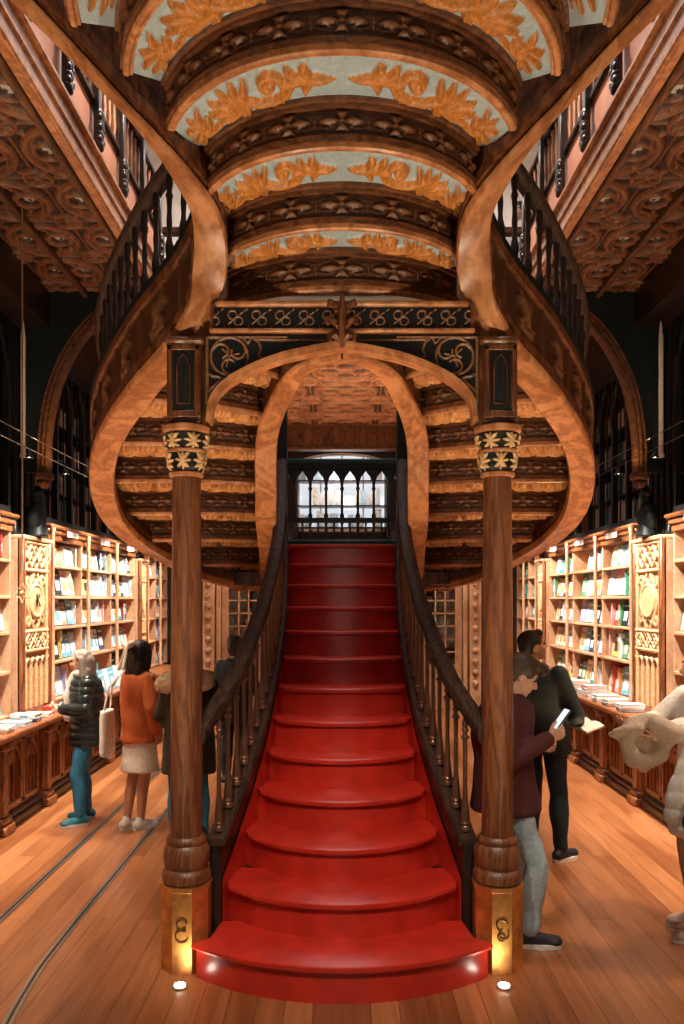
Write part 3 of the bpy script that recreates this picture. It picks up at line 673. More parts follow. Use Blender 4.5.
# doors
for s, nm in ((-1, 'door_1'), (1, 'door_2')):
    x0, x1 = sorted((s*1.3, s*2.04)); w = MB()
    w.bx(x0, x0+.12, YB+.04, YB+.1, 0, 2.2, bev=.006); w.bx(x1-.12, x1, YB+.04, YB+.1, 0, 2.2, bev=.006)
    w.bx(x0+.11, x1-.11, YB+.046, YB+.094, 2.06, 2.2); w.bx(x0+.11, x1-.11, YB+.046, YB+.094, 0, .75)
    w.bx(x0+.2, x1-.2, YB+.03, YB+.045, .15, .6, bev=.006)
    nx = 3
    for k in range(1, nx): xx = x0+.12+(x1-x0-.24)*k/nx; w.bx(xx-.012, xx+.012, YB+.05, YB+.09, .75, 2.06)
    for k in range(1, 6): zz = .75+1.31*k/6; w.bx(x0+.1, x1-.1, YB+.05, YB+.09, zz-.012, zz+.012)
    do = struct(nm, w, 'shelf_wood', smooth=False)
    MB().bx(x0+.1, x1-.1, YB+.068, YB+.072, .75, 2.06).build('pane', 'glass', do, smooth=False)
    hd = MB(); hx = x1-.06 if s < 0 else x0+.06
    hd.lathe([(.012, 0), (.016, .01), (.01, .03), (.024, .045), (.02, .06)], (hx, YB+.04, 1.05), 12, ax=(0, -1, 0)); hd.build('door_handle', 'brass', do)
    # door casing, and a half column studded with round bosses beside it
    struct('trim_'+('1' if s < 0 else '2'), MB().bx(s*1.24, s*1.3, YB-.06, YB+.02, 0, 2.3, bev=.01).bx(s*2.04, s*2.12, YB-.06, YB+.02, 0, 2.3, bev=.01).bx(s*1.24, s*2.12, YB-.07, YB+.02, 2.22, 2.34, bev=.01), 'shelf_wood')
    pl = MB(); pl.bx(s*2.14, s*2.34, YB-.12, YB, 0, 2.5, mat='shelf_wood', bev=.01)
    po = pl.build('studded_pilaster', None); tag(po, 'flat oak pilaster with a vertical row of round bosses beside the ' + ('left' if s < 0 else 'right') + ' glazed door', 'pilaster', 'pilasters beside the rear doors')
    for k in range(11): MB().ball((s*2.24, YB-.125, .45+.185*k), (.052, .05, .052), n=8).build('boss', 'shelf_wood', po)
    # lit books on a shelf behind the door glass
    cs = MB()
    for z in (.8, 1.25, 1.7, 2.15): cs.bx(x0, x1, YB+.6, YB+.9, z-.02, z)
    cs.bx(x0-.04, x0, YB+.6, YB+.9, 0, 2.3); cs.bx(x1, x1+.04, YB+.6, YB+.9, 0, 2.3); cs.bx(x0, x1, YB+.88, YB+.9, 0, 2.3)
    co = cs.build('display_case', 'shelf_wood', smooth=False); tag(co, 'wooden display case behind the glass of the ' + ('left' if s < 0 else 'right') + ' rear door', 'display case')

# ------------------------------------------------------------------ galleries and carved ceilings
def ceil_relief(X, Y, a=.62):
    """interlaced rings and pointed ovals; h = 0 marks the pale painted grounds inside them"""
    s = (X/a+.5) % 1-.5; t = (Y/a+.5) % 1-.5; r = np.hypot(s, t); tube = lambda d, w: np.sqrt(np.clip(1-(d/w)**2, 0, 1))
    h = np.full_like(X, .14)
    A, B = np.abs(s), np.abs(t); lens = np.hypot(A+.22, t)
    blot = ((np.hypot((A-.2)*1.3, t) < .085) | (np.hypot(s, (B-.2)*1.3) < .085) | (np.hypot(.5-A, .5-B) < .10))
    wob = .03*np.sin(X*75)*np.sin(Y*62); blot &= (wob > -.017)
    h = np.where(blot, 0, h)
    for k in range(4):
        cx, cy = .21*math.cos(k*PI/2), .21*math.sin(k*PI/2); d = np.hypot((s-cx), (t-cy)); h = np.maximum(h, .8*tube(d-.135, .028))
    h = np.maximum(h, tube(r-.42, .045)); h = np.maximum(h, .6*tube(r-.35, .016)); h = np.maximum(h, .9*tube(A-B, .020)*((r > .36) | (r < .1))); h = np.maximum(h, tube(r, .06))
    d = np.hypot(.5-A, .5-B); h = np.maximum(h, .9*tube(d-.15, .028)); h = np.maximum(h, .8*tube(d, .04))
    ang = np.arctan2(t, s); h = np.maximum(h, .5*tube(r-.385-.012*np.sin(ang*16), .010)); h = np.maximum(h, .6*tube(np.minimum(.5-A, .5-B), .018))
    return np.clip(h, 0, 1)
def ceiling_patch(x0, x1, y0, y1, a=.62, step=.011, mat='ceiling_carving', z=GZ, depth=.05, name='ceiling'):
    nx, ny = int((x1-x0)/step), int((y1-y0)/step)
    X, Y = np.meshgrid(np.linspace(x0, x1, nx), np.linspace(y0, y1, ny), indexing='ij')
    h = ceil_relief((X-x0), (Y-y0), a)
    return struct(name, MB().grid(np.stack([X, Y, z-h*depth], -1), mat, h), fix=False, auto=0)
for sg, nm in ((-1, 'left'), (1, 'right')):
    x0, x1 = sorted((sg*1.735, sg*2.95))
    ceiling_patch(x0, x1, 3.2, 7.25, a=.6075, step=.009, name='ceiling_'+nm)
    ceiling_patch(x0, x1, 7.35, 11.3, a=.6075, step=.02, name='ceiling_far_'+nm)
    q = MB(); xx0, xx1 = sorted((sg*1.745, sg*WX)); q.bx(xx0, xx1, -4, 11.4, GZ+.01, 5.0); struct('slab_'+nm, q, 'dark_wood', smooth=False)
    q = MB()
    for x in (1.77, 2.34, 2.97): q.bx(sg*x-.025, sg*x+.025, 2.0, 11.3, GZ-.09, GZ+.01, bev=.012)
    for y in (3.15, 7.44, 11.3): q.bx(sg*1.78, sg*3.0, y-.05, y+.05, GZ-.12, GZ+.01, bev=.012)
    struct('ceiling_beam_'+nm, q, 'ceiling_rib')
    # cornice between wall cases and ceiling
    q = MB(); q.sweep([(sg*2.97, 2, 4.45), (sg*2.97, YB, 4.45)], [(-.0, -.1), (.04, -.06), (.05, .02), (.12, .08), (.14, .25), (-.3, .25), (-.3, -.1)] if sg < 0 else [(0, -.1), (-.04, -.06), (-.05, .02), (-.12, .08), (-.14, .25), (.3, .25), (.3, -.1)])
    struct('trim_cornice_'+nm, q, 'dark_wood')
    # gallery edge and parapet
    g = empty('gallery_parapet', (sg*1.69, 5.9, GZ)); tag(g, 'carved gallery parapet with pink lit panels and spindles above the ' + nm + ' aisle', 'parapet', 'parapets along the gallery edges')
    G = lambda mb, n_, m_=None, **k: (mb.build(n_, m_, g, **k))
    L0, L1 = -2.6, 1.5
    q = MB(); s = sg
    def qb(q, a0, a1, z0, z1, **k): q.bx(*sorted((s*a0, s*a1)), L0, L1, z0, z1, **k)
    qb(q, -.015, .05, -.07, .20, bev=.008); qb(q, -.035, .0, -.08, -.03, bev=.01); qb(q, -.03, .0, .05, .08, bev=.008); qb(q, -.045, .02, .17, .21, bev=.01)
    G(q, 'edge_beam', 'oak_gold')
    q = MB(); qb(q, .03, .05, .21, .56); G(q, 'parapet_panel', 'pink_panel', smooth=False)
    q = MB(); qb(q, .0, .09, .56, .61, bev=.01); qb(q, .0, .09, 1.00, 1.07, bev=.015); G(q, 'rail', 'rail_wood')
    for k in range(7):
        y = L0+.3+.62*k; q = MB(); q.bx(s*-.01-.02, s*-.01+.02, y-.03, y+.03, .21, 1.08, bev=.006)
        for z in (.27, .34, .41, .48): q.ball((s*-.03, y, z), (.025, .05, .04), n=6)
        for z in (.30, .38, .45): q.ball((s*-.035, y-.03, z), (.02, .025, .03), n=5); q.ball((s*-.035, y+.03, z), (.02, .025, .03), n=5)
        G(q, 'carved_post', 'dark_wood')
    bo = MB().lathe([(.020, .61), (.022, .65), (.012, .68), (.018, .75), (.012, .82), (.014, .94), (.02, .97), (.02, 1.0)], (s*.045, L0+.1, 0), 8).build('spindle', 'oak_gold', g)
    for k in range(1, 34):
        o = bo.copy(); C.objects.link(o); o.parent = g; o.location = (0, .12*k, 0)
    # transverse arch over the aisle and dark spandrel
    ay = 7.3
    pts = cat_rom([(2.68, ay, 3.02), (2.67, ay, 3.35), (2.60, ay, 3.75), (2.45, ay, 4.10), (2.23, ay, 4.38), (1.98, ay, 4.50), (1.79, ay, 4.52)], 8)
    pts = [(sg*x, y, z) for x, y, z in pts]
    q = MB(); q.sweep(pts, [(-.10, -.03), (.10, -.03), (.10, .03), (-.10, .03)], vertical=False, up=(0, 0, 1) if False else (0, 1, 0)) if False else None
    A2 = np.array(pts)
    def ring(off0, off1, y0, y1, mat=None):
        t = np.gradient(A2, axis=0); nrm = np.stack([-t[:, 2], 0*t[:, 0], t[:, 0]], 1); nrm /= np.linalg.norm(nrm, axis=1)[:, None]
        if nrm[0, 0]*sg < 0: nrm = -nrm
        a = A2+nrm*off0; b2 = A2+nrm*off1; G_ = []
        for P_, y in ((a, y0), (b2, y0), (b2, y1), (a, y1), (a, y0)): P_ = P_.copy(); P_[:, 1] = y; G_.append(P_)
        q.grid(np.stack(G_, 1), mat)
    ring(-.0, .09, ay-.05, ay+.05); ring(-.012, .016, ay-.075, ay-.04); ring(.03, .05, ay-.08, ay-.04); ring(.075, .095, ay-.07, ay-.04)
    q.bx(sg*2.66, sg*2.80, ay-.08, ay+.08, 2.95, 3.03, bev=.02); q.bx(sg*2.68, sg*2.79, ay-.06, ay+.06, 2.88, 2.96, bev=.03)
    ao = q.build('aisle_arch', 'ceiling_rib'); tag(ao, 'tall moulded wooden arch rising over the ' + nm + ' aisle behind the curved stair', 'arch', 'arches over the side aisles')
    t_ = np.gradient(A2, axis=0); nn_ = np.stack([-t_[:, 2], 0*t_[:, 0], t_[:, 0]], 1); nn_ /= np.linalg.norm(nn_, axis=1)[:, None]
    if nn_[0, 0]*sg < 0: nn_ = -nn_
    sp_ = A2+nn_*.097
    poly = [(x, z) for x, y, z in sp_ if abs(x) < 2.93]+[(sg*1.78, GZ), (sg*2.93, GZ), (sg*2.93, 3.02)]
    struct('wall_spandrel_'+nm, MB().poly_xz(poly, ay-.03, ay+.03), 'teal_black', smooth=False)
# back gallery
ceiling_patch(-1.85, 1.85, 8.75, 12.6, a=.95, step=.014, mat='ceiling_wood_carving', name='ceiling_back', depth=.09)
struct('slab_back', MB().bx(-1.74, 1.74, 8.7, YB, GZ+.01, 5.0).bx(-WX, WX, 11.4, YB, GZ+.01, 5.0), 'dark_wood', smooth=False)
struct('slab_front', MB().bx(-1.74, 1.74, -4, 2.3, GZ+.01, 5.0), 'dark_wood', smooth=False)
q = MB(); q.bx(-1.9, 1.9, 12.55, 12.7, 4.22, GZ, bev=.01); q.bx(-1.9, 1.9, 12.5, 12.56, 4.60, 4.68, bev=.01); q.bx(-1.9, 1.9, 12.5, 12.56, 4.22, 4.27, bev=.01)
for k in range(-8, 9):
    x = k*.22
    q.tube([(x-.09, 12.545, 4.29), (x, 12.53, 4.44), (x+.09, 12.545, 4.59)], .012, 6); q.tube([(x+.09, 12.545, 4.29), (x, 12.53, 4.44), (x-.09, 12.545, 4.59)], .012, 6); q.ball((x, 12.53, 4.44), (.03, .02, .03), n=6)
struct('trim_frieze', q, 'oak_brown')
q = MB(); q.bx(-1.74, 1.74, 8.6, 8.72, GZ-.06, 5.02, bev=.01); q.bx(-1.74, 1.74, 8.56, 8.62, GZ-.07, GZ, bev=.01)
struct('trim_gallery_edge', q, 'ceiling_rib')
gp = empty('gallery_railing', (0, 8.66, 5.02)); tag(gp, 'carved railing of the far gallery crossing behind the curved stair', 'railing')
q = MB(); q.bx(-2.2, 2.2, -.04, .04, .0, .08, bev=.01); q.bx(-2.2, 2.2, -.05, .05, .80, .88, bev=.015); q.bx(-2.2, 2.2, -.02, .02, .08, .38, mat='pink_panel'); q.bx(-2.2, 2.2, -.03, .03, .38, .42); q.mats = ['oak_brown', 'pink_panel']; 
q.mi = [0]*len(q.f); q.build('rail', 'oak_brown', gp)
for k in range(-15, 16): MB().lathe([(.02, .42), (.022, .46), (.012, .5), (.018, .58), (.012, .66), (.02, .76), (.02, .80)], (k*.135, 0, 0), 8).build('spindle', 'oak_brown', gp)
# roof with a glazed skylight
q = MB(); q.bx(-WX, -1.6, -4, YB, 8.9, 9.0); q.bx(1.6, WX, -4, YB, 8.9, 9.0); q.bx(-1.6, 1.6, -4, 1.5, 8.9, 9.0); q.bx(-1.6, 1.6, 11.5, YB, 8.9, 9.0)
struct('ceiling_roof', q, 'cream_wall', smooth=False)
q = MB()
for k in range(9): q.bx(-1.6+.4*k-.02, -1.6+.4*k+.02, 1.5, 11.5, 8.92, 8.98)
for k in range(21): q.bx(-1.6, 1.6, 1.5+.5*k-.02, 1.5+.5*k+.02, 8.92, 8.98)
struct('window_2', q, 'iron', smooth=False)

# ------------------------------------------------------------------ bookcases
SX = 2.95
SHELF_Z = [.83, 1.22, 1.57, 1.89, 2.21]; TOPZ = 2.52
COV = {'cream': (.80, .74, .62), 'white': (.86, .85, .82), 'pale blue': (.50, .68, .78), 'sky blue': (.18, .45, .62), 'teal': (.02, .30, .30), 'navy': (.03, .06, .14), 'orange': (.75, .28, .08), 'red': (.55, .06, .05), 'lilac': (.42, .34, .60), 'black': (.03, .03, .035), 'tan': (.52, .36, .22), 'green': (.10, .32, .16), 'pink': (.78, .42, .40), 'yellow': (.80, .62, .18)}
for k, c in COV.items():
    m_ = plain('cover_'+k.replace(' ', '_'), c, rough=.45, bscale=25, var=.22)
COLS = ['cream', 'white', 'white', 'white', 'pale blue', 'white', 'cream', 'cream', 'pale blue', 'tan', 'sky blue', 'orange', 'pink', 'lilac', 'navy', 'red', 'black', 'yellow', 'green', 'teal']
ALTS = {'cream': 'orange', 'white': 'sky blue', 'pale blue': 'white', 'tan': 'cream', 'sky blue': 'white', 'orange': 'cream', 'pink': 'white', 'lilac': 'white', 'navy': 'white', 'red': 'cream', 'black': 'white', 'yellow': 'black', 'green': 'cream', 'teal': 'white'}
book_cache = {}
def book_mesh(col, w, h, t, alt=None):
    """book standing on its foot edge: spine along +Z at x = -w/2 side, cover facing -Y (t = thickness along Y)"""
    key = (col, round(w, 3), round(h, 3), round(t, 3), alt)
    if key in book_cache: return book_cache[key]
    q = MB(); c = 'cover_'+col.replace(' ', '_'); a = 'cover_'+(alt or ALTS[col]).replace(' ', '_')
    q.bx(-w/2, w/2, -t/2, -t/2+.003, 0, h, mat=c); q.bx(-w/2, w/2, t/2-.003, t/2, 0, h, mat=c); q.bx(-w/2, -w/2+.004, -t/2, t/2, 0, h, mat=c)
    q.bx(-w/2+.003, w/2-.004, -t/2+.003, t/2-.003, .004, h-.004, mat='paper')
    q.bx(-w*.30, w*.32, -t/2-.0006, -t/2, h*.18, h*.55, mat=a); q.bx(-w*.36, w*.36, -t/2-.0006, -t/2, h*.72, h*.80, mat=a)
    q.bx(-w/2-.0006, -w/2, -t*.3, t*.3, h*.3, h*.62, mat=a)
    me_o = q.build('book', None, smooth=False, fix=False); me = me_o.data; bpy.data.objects.remove(me_o)
    book_cache[key] = me; return me
SIZES = [(.15, .22), (.17, .24), (.19, .25), (.22, .27), (.16, .235)]
ORD = ['first', 'second', 'third', 'fourth', 'fifth', 'sixth', 'seventh', 'eighth', 'ninth', 'tenth', 'eleventh', 'twelfth', 'thirteenth', 'fourteenth']
ROWN = ['bottom', 'lower', 'middle', 'upper', 'top']
nbooks = 0
def put_book(me, loc, rot, label, group):
    global nbooks
    o = bpy.data.objects.new('book', me); C.objects.link(o); o.location = loc; o.rotation_euler = rot
    tag(o, label, 'book', group); nbooks += 1; return o
def fill_cell(sg, y0, y1, row, side, cellname, nmax):
    """books along one shelf cell; covers turned to the aisle or spines out, standing free of each other"""
    z = SHELF_Z[row]+.005; hmax = (SHELF_Z+[TOPZ-.05])[row+1]-SHELF_Z[row]-.045
    y = y0+.025; i = 0
    while i < nmax and y < y1-.05:
        big = random.random()
        col = random.choice(COLS)
        if sg > 0 and row >= 3 and random.random() < .45: col = random.choice(['teal', 'teal', 'green', 'white', 'pale blue'])
        if sg < 0 and row <= 1 and random.random() < .25: col = random.choice(['sky blue', 'pale blue'])
        w, h = random.choice(SIZES); h = min(h*1.12, hmax); 
        if big < .72:      # cover facing the aisle, leaning back
            if y+w > y1-.01: break
            t = random.choice([.014, .022]); me = book_mesh(col, w, h, t)
            lean = .16; yy = y+w/2; xx = SX-.0+.05
            rot = (-lean, 0, sg*-PI/2 if sg < 0 else PI/2)
            # local -Y should look towards x=0
            rz = PI/2 if sg < 0 else -PI/2
            o = put_book(me, (sg*xx, yy, z+.008), (-lean, 0, rz), '', ''); y += w+.012; kind = 'face out'
        else:              # spine out
            t = random.choice([.02, .03, .04]); me = book_mesh(col, w, h, t)
            if y+t > y1-.01: break
            # spine (-X local) towards aisle
            rz = PI if sg < 0 else 0
            o = put_book(me, (sg*(SX+.03+w/2), y+t/2, z), (0, 0, rz), '', ''); y += t+.004; kind = 'spine out'
        o['label'] = f"{col} book {kind}, {ORD[i]} on {ROWN[row]} shelf, {cellname}"
        o['group'] = f'books in the {side} wall bookcases'
        i += 1
def bookcase(sg, y0, y1, ndiv, side, name, label, nb):
    ca = empty(name, (sg*3.15, (y0+y1)/2, .81)); tag(ca, label, 'bookcase', 'wall bookcases')
    ox, oy, oz = ca.location
    q = MB(); B_ = lambda a, b_, c, d, e, f, **k: q.bx(*sorted((sg*a-ox, sg*b_-ox)), c-oy, d-oy, e-oz, f-oz, **k)
    B_(3.30, 3.33, y0, y1, .815, TOPZ+.1)
    for k in range(ndiv+1):
        y = y0+(y1-y0)*k/ndiv; a, b_ = (y-.018, y+.018)
        if k == 0: a, b_ = y, y+.03
        if k == ndiv: a, b_ = y-.03, y
        B_(SX+.0, 3.30, a, b_, .80, TOPZ)
    q.build('carcass', 'shelf_wood', ca, smooth=False)
    for z in SHELF_Z:
        q = MB(); B_(SX-.01, 3.30, y0+.02, y1-.02, z-.028, z, bev=.004); q.build('shelf', 'shelf_wood', ca)
    q = MB(); B_(SX-.05, 3.30, y0, y1, TOPZ, TOPZ+.05, bev=.01); B_(SX-.09, 3.30, y0, y1, TOPZ+.05, TOPZ+.09, bev=.015); B_(SX-.02, 3.0, y0, y1, TOPZ-.06, TOPZ, bev=.004)
    q.build('cornice', 'counter_wood', ca)
    for k in range(ndiv):
        y = y0+(y1-y0)*k/ndiv
        q = MB(); q.lathe([(.028, 0), (.028, .06), (.02, .08), (.02, 1.7), (.028, 1.72), (.028, 1.75)], (sg*(SX-.07)-ox, (y+.02 if k else y+.05)-oy, .83-oz), 10); q.build('round_upright', 'shelf_wood', ca)
        lp = MB(); yc = y+(y1-y0)/ndiv*.5; lp.bx(*sorted((sg*(SX-.1)-ox, sg*(SX-.092)-ox)), yc-.16-oy, yc+.16-oy, TOPZ-.015-oz, TOPZ+.045-oz); lp.build('shelf_sign', 'white_plate', ca, smooth=False)
        wn = ['nearest the camera', 'just past that', 'third along', 'fourth along'][k]
        for r in range(5):
            pos = ['near section', 'middle section', 'far section'][k if ndiv == 3 else (0 if k == 0 else 2)]
            fill_cell(sg, (y+.02 if nb['from'] is None else max(y+.02, nb['from'])), y+(y1-y0)/ndiv-.02, r, side, f"{pos} of {side} {nb['nm']}", nb['n'] if nb['nm'] != 'front bookcase' or k == 2 else 0)
    # upper case with pointed glazed doors, dark, and dim books behind
    q = MB(); B_(3.28, 3.33, y0, y1, TOPZ+.1, 4.4)
    for z in (2.98, 3.34, 3.70, 4.06): B_(3.0, 3.30, y0, y1, z-.012, z)
    nv = max(1, round((y1-y0)/.42)); cw_ = (y1-y0)/nv
    for k in range(nv+1): yy = y0+cw_*k; B_(2.96, 3.02, max(y0, yy-.022), min(y1, yy+.022), TOPZ+.09, 4.4)
    B_(2.95, 3.03, y0, y1, TOPZ+.09, TOPZ+.16); B_(2.95, 3.03, y0, y1, 4.25, 4.42)
    for k in range(nv):
        ya, yb_ = y0+cw_*k+.02, y0+cw_*(k+1)-.02; ym = (ya+yb_)/2
        for A_, z_ in ((ya, 1), (yb_, 1)):
            pth = [(sg*2.97-ox, A_-oy, 3.75-oz), (sg*2.97-ox, A_+(ym-A_)*.12-oy, 3.95-oz), (sg*2.97-ox, A_+(ym-A_)*.5-oy, 4.12-oz), (sg*2.97-ox, ym-oy, 4.25-oz)]; q.tube(pth, .02, 6)
        q.tube([(sg*2.98-ox, ym-oy, 2.65-oz), (sg*2.98-ox, ym-oy, 4.2-oz)], .008, 6)
    q.build('upper_case', 'black_wood', ca, smooth=False)
    return ca, nv, cw_
upper = MB()
def dim_books(sg, y0, y1):
    for z in (2.70, 2.99, 3.35, 3.71):
        y = y0+.05
        while y < y1-.06:
            t = random.uniform(.02, .045); h = random.uniform(.19, .26)
            if random.random() < .85: upper.bx(*sorted((sg*3.08, sg*3.22)), y, y+t-.002, z, z+h, mat=random.choice(['cover_tan', 'cover_cream', 'cover_black', 'cover_navy', 'cover_red', 'cover_white', 'cover_green']))
            y += t
for sg, side in ((-1, 'left'), (1, 'right')):
    bookcase(sg, 3.4, 7.08, 3, side, 'bookcase', f'oak bookcase on the {side} wall before the carved pilaster, cut by the frame edge', dict(n=4, nm='front bookcase', **{'from': 6.42}))
    bookcase(sg, 7.86, 11.3, 3, side, 'bookcase', f'long lit oak bookcase on the {side} wall between the two carved pilasters', dict(n=8, nm='long bookcase', **{'from': None}))
    bookcase(sg, 11.75, 13.42, 2, side, 'bookcase', f'short oak bookcase on the {side} wall at the far end of the room', dict(n=4, nm='far bookcase', **{'from': None}))
    for a, b_ in ((5.5, 7.08), (7.86, 11.3), (11.75, 13.42)): dim_books(sg, a, b_)
uo = upper.build('books', None, smooth=False, fix=False); tag(uo, 'dim old books behind the glazed upper wall cases', 'books', None, 'stuff')
# books seen through the arched window and on the rear display cases
rear = MB()
for z in (3.08, 3.44, 3.86):
    x = -.7
    while x < .58:
        w_ = random.uniform(.06, .16); h_ = random.uniform(.18, .30)
        if random.random() < .75: rear.bx(x, x+w_-.01, YB-.16, YB-.06, z, z+h_, mat=random.choice(['cover_white', 'cover_cream', 'cover_white', 'cover_white', 'cover_pale_blue']))
        x += w_
wb = MB(); 
for z in (3.07, 3.43, 3.85): wb.bx(-.76, .76, YB-.2, YB-.01, z-.02, z, bev=.003)
for s in (-1, 1): wb.bx(s*.74, s*.78, YB-.2, YB-.01, 2.9, 4.0)
wbo = wb.build('window_shelf', 'dark_wood'); tag(wbo, 'shelves of pale books standing before the arched window behind the landing', 'shelf')
for s in (-1, 1):
    x0, x1 = sorted((s*1.34, s*2.0))
    for z in (.8, 1.25, 1.7):
        x = x0
        while x < x1-.1:
            w_ = random.uniform(.05, .15); h_ = random.uniform(.2, .34)
            rear.bx(x, x+w_-.01, YB+.64, YB+.74, z+.002, z+h_, mat=random.choice(['cover_white', 'cover_cream', 'cover_tan', 'cover_red', 'cover_pale_blue'])); x += w_
ro = rear.build('books', None, smooth=False, fix=False); tag(ro, 'pale books at the rear seen through the window opening and door glass', 'books', None, 'stuff')

# ------------------------------------------------------------------ carved pilasters
def pil_relief(U, V):
    """U across 0..1, V height 0..1 (bottom..top)"""
    h = np.zeros_like(U); tube = lambda d, w: np.sqrt(np.clip(1-(d/w)**2, 0, 1))
    W = .62; x = U*W; z = V*1.75
    fr = np.minimum(np.minimum(x, W-x), 9); h = np.maximum(h, .8*tube(fr-.025, .03))
    for zc in (1.73, 1.44, .80, .60): h = np.maximum(h, .9*tube(z-zc, .022)*1.0)
    band = (z > 1.46) & (z < 1.71); s = np.abs(((x-.06)/.25) % 1-.5)*.25; t = np.abs(z-1.585); h = np.maximum(h, band*tube(s+t-.11, .02)*.9); h = np.maximum(h, band*.5*tube(np.hypot(s, t), .045)); h = np.maximum(h, band*.6*tube(s-t*1.0-.0, .012))
    band = (z > .62) & (z < .78); s = np.abs(((x-.04)/.18) % 1-.5)*.18; t = np.abs(z-.70); h = np.maximum(h, band*tube(s+t-.08, .018)*.9); h = np.maximum(h, band*tube(s-t, .012)*.7)
    mid = (z > .82) & (z < 1.42); X0 = x-W/2; Z0 = z-1.12; r = np.hypot(X0, Z0)
    h = np.maximum(h, mid*np.where(r < .15, .75, 0)); h = np.maximum(h, mid*tube(r-.165, .025))
    st = []
    for sx in (-1, 1):
        st += [spiral(sx*.17, .20, .07, .01, 0, 1.1, .03, .02, sg=sx), spiral(sx*.17, -.20, .07, .01, PI, 1.1, .03, .02, sg=-sx), ([(sx*.05, .28), (sx*.16, .13), (sx*.23, .0), (sx*.16, -.13), (sx*.05, -.28)], [.03, .03, .025, .03, .03]), ([(0, .17), (sx*.09, .25)], [.04, .015]), ([(0, -.17), (sx*.09, -.25)], [.04, .015])]
    h = np.maximum(h, mid*relief(X0, Z0, [(p, [q_*1.0 for q_ in r_]) for p, r_ in st])*1.0)
    low = z < .58; s = ((x-.05)/.13) % 1-.5; 
    h = np.maximum(h, low*(x > .05)*(x < W-.05)*tube(np.abs(s)-.5, .16)*.9*(z < .5)); rr = np.hypot(s*.13, z-.46); h = np.maximum(h, low*tube(rr-.055, .014)*(z > .46)*.9)
    h = np.maximum(h, low*tube(np.abs(s), .1)*.4*(z < .42))
    return np.clip(h, 0, 1)
for sg, side in ((-1, 'left'), (1, 'right')):
    for y0, y1, far in ((7.14, 7.84, 0), (11.34, 11.72, 1)):
        pe = empty('carved_pilaster', (sg*3.0, (y0+y1)/2, .0)); W_ = y1-y0; L = .0
        tag(pe, ('far narrower' if far else 'near broad')+f' carved oak pilaster on the {side} wall with lattice and shield relief', 'pilaster', 'carved pilasters between the bookcases')
        q = MB(); X0 = sg*2.90-sg*3.0
        q.bx(*sorted((X0, sg*.3)), -W_/2, W_/2, .808, 2.40, mat='shelf_wood'); 
        q.bx(*sorted((X0-sg*.04, X0+sg*.02)), -W_/2, -W_/2+.05, .81, 2.42, mat='counter_wood', bev=.008); q.bx(*sorted((X0-sg*.04, X0+sg*.02)), W_/2-.05, W_/2, .81, 2.42, mat='counter_wood', bev=.008)
        q.bx(*sorted((X0-sg*.05, sg*.3)), -W_/2-.0, W_/2+.0, 2.40, 2.44, mat='shelf_wood', bev=.01)
        q.build('shaft', None, pe)
        n1, n2 = (120, 340) if not far else (60, 160)
        U, V = np.meshgrid(np.linspace(0, 1, n1), np.linspace(0, 1, n2), indexing='ij')
        h = pil_relief(U, V)
        # across runs along Y
        P = np.stack([X0-sg*(.004+h*.03), -W_/2+.05+U*(W_-.1), .85+V*1.55], -1)
        MB().grid(P, 'pilaster_carving', h).build('carved_relief', None, pe, fix=False, auto=0)
        # upper dark statue niche and bundle shafts to the ceiling
        q = MB(); q.bx(*sorted((X0+sg*.14, sg*.3)), -W_/2, W_/2, 2.44, 4.60)
        for k in range(5): q.lathe([(.03, 2.44), (.045, 2.48), (.03, 2.52), (.028, 4.3), (.05, 4.4), (.04, 4.5)], (X0+sg*.13, -W_/2+W_*(k+.5)/5, 0), 10)
        q.build('upper_shafts', 'black_wood', pe)
        if not far:
            q = MB(); q.lathe([(.09, 2.445), (.10, 2.46), (.09, 2.50), (.075, 2.56)], (X0-sg*.03, 0, 0), 12)
            q.ball((X0-sg*.02, 0, 2.63), (.09, .14, .14), n=8); q.ball((X0-sg*.03, 0, 2.80), (.055, .055, .07), n=8); q.ball((X0-sg*.03, 0, 2.85), (.065, .08, .04), n=6)
            q.ball((X0-sg*.05, -.08, 2.62), (.03, .03, .10), n=6); q.ball((X0-sg*.05, .08, 2.62), (.03, .03, .10), n=6)
            b_ = q.build('statue_bust', 'teal_black'); b_.location = (sg*3.0, (y0+y1)/2, .0); tag(b_, f'dark carved bust standing on the {side} near pilaster', 'bust', 'busts on the pilasters')
            tl = MB().lathe([(.030, 3.10), (.030, 3.13), (.021, 3.14), (.021, 4.15), (.012, 4.24), (.004, 4.30)], n=10).build('candle_tube', 'white_plate'); tl.location = (sg*(2.80), 6.98, 0)
            tag(tl, f'tall pale candle like tube fixed before the arch leg on the {side} side', 'candle', 'candle tubes beside the arches')
# the letter on the left shield
cu = bpy.data.curves.new('letter', 'FONT'); cu.body = 'K'; cu.size = .17; cu.extrude = .004; cu.align_x = 'CENTER'; cu.align_y = 'CENTER'
co = bpy.data.objects.new('letter_k', cu); C.objects.link(co); cu.materials.append(M['black_wood']); co.location = (0, 0, 0); co.rotation_euler = (PI/2, 0, PI/2)
bpy.context.view_layer.update()
me = bpy.data.meshes.new_from_object(co); bpy.data.objects.remove(co)
lo = bpy.data.objects.new('letter', me); C.objects.link(lo); lo.rotation_euler = (PI/2, 0, PI/2); lo.location = (3.0-2.858, 0, .85+1.12/1.75*1.55)
lo.parent = [o for o in bpy.data.objects if o.name.startswith('carved_pilaster') and o.location.x < 0 and o.location.y < 8][0]

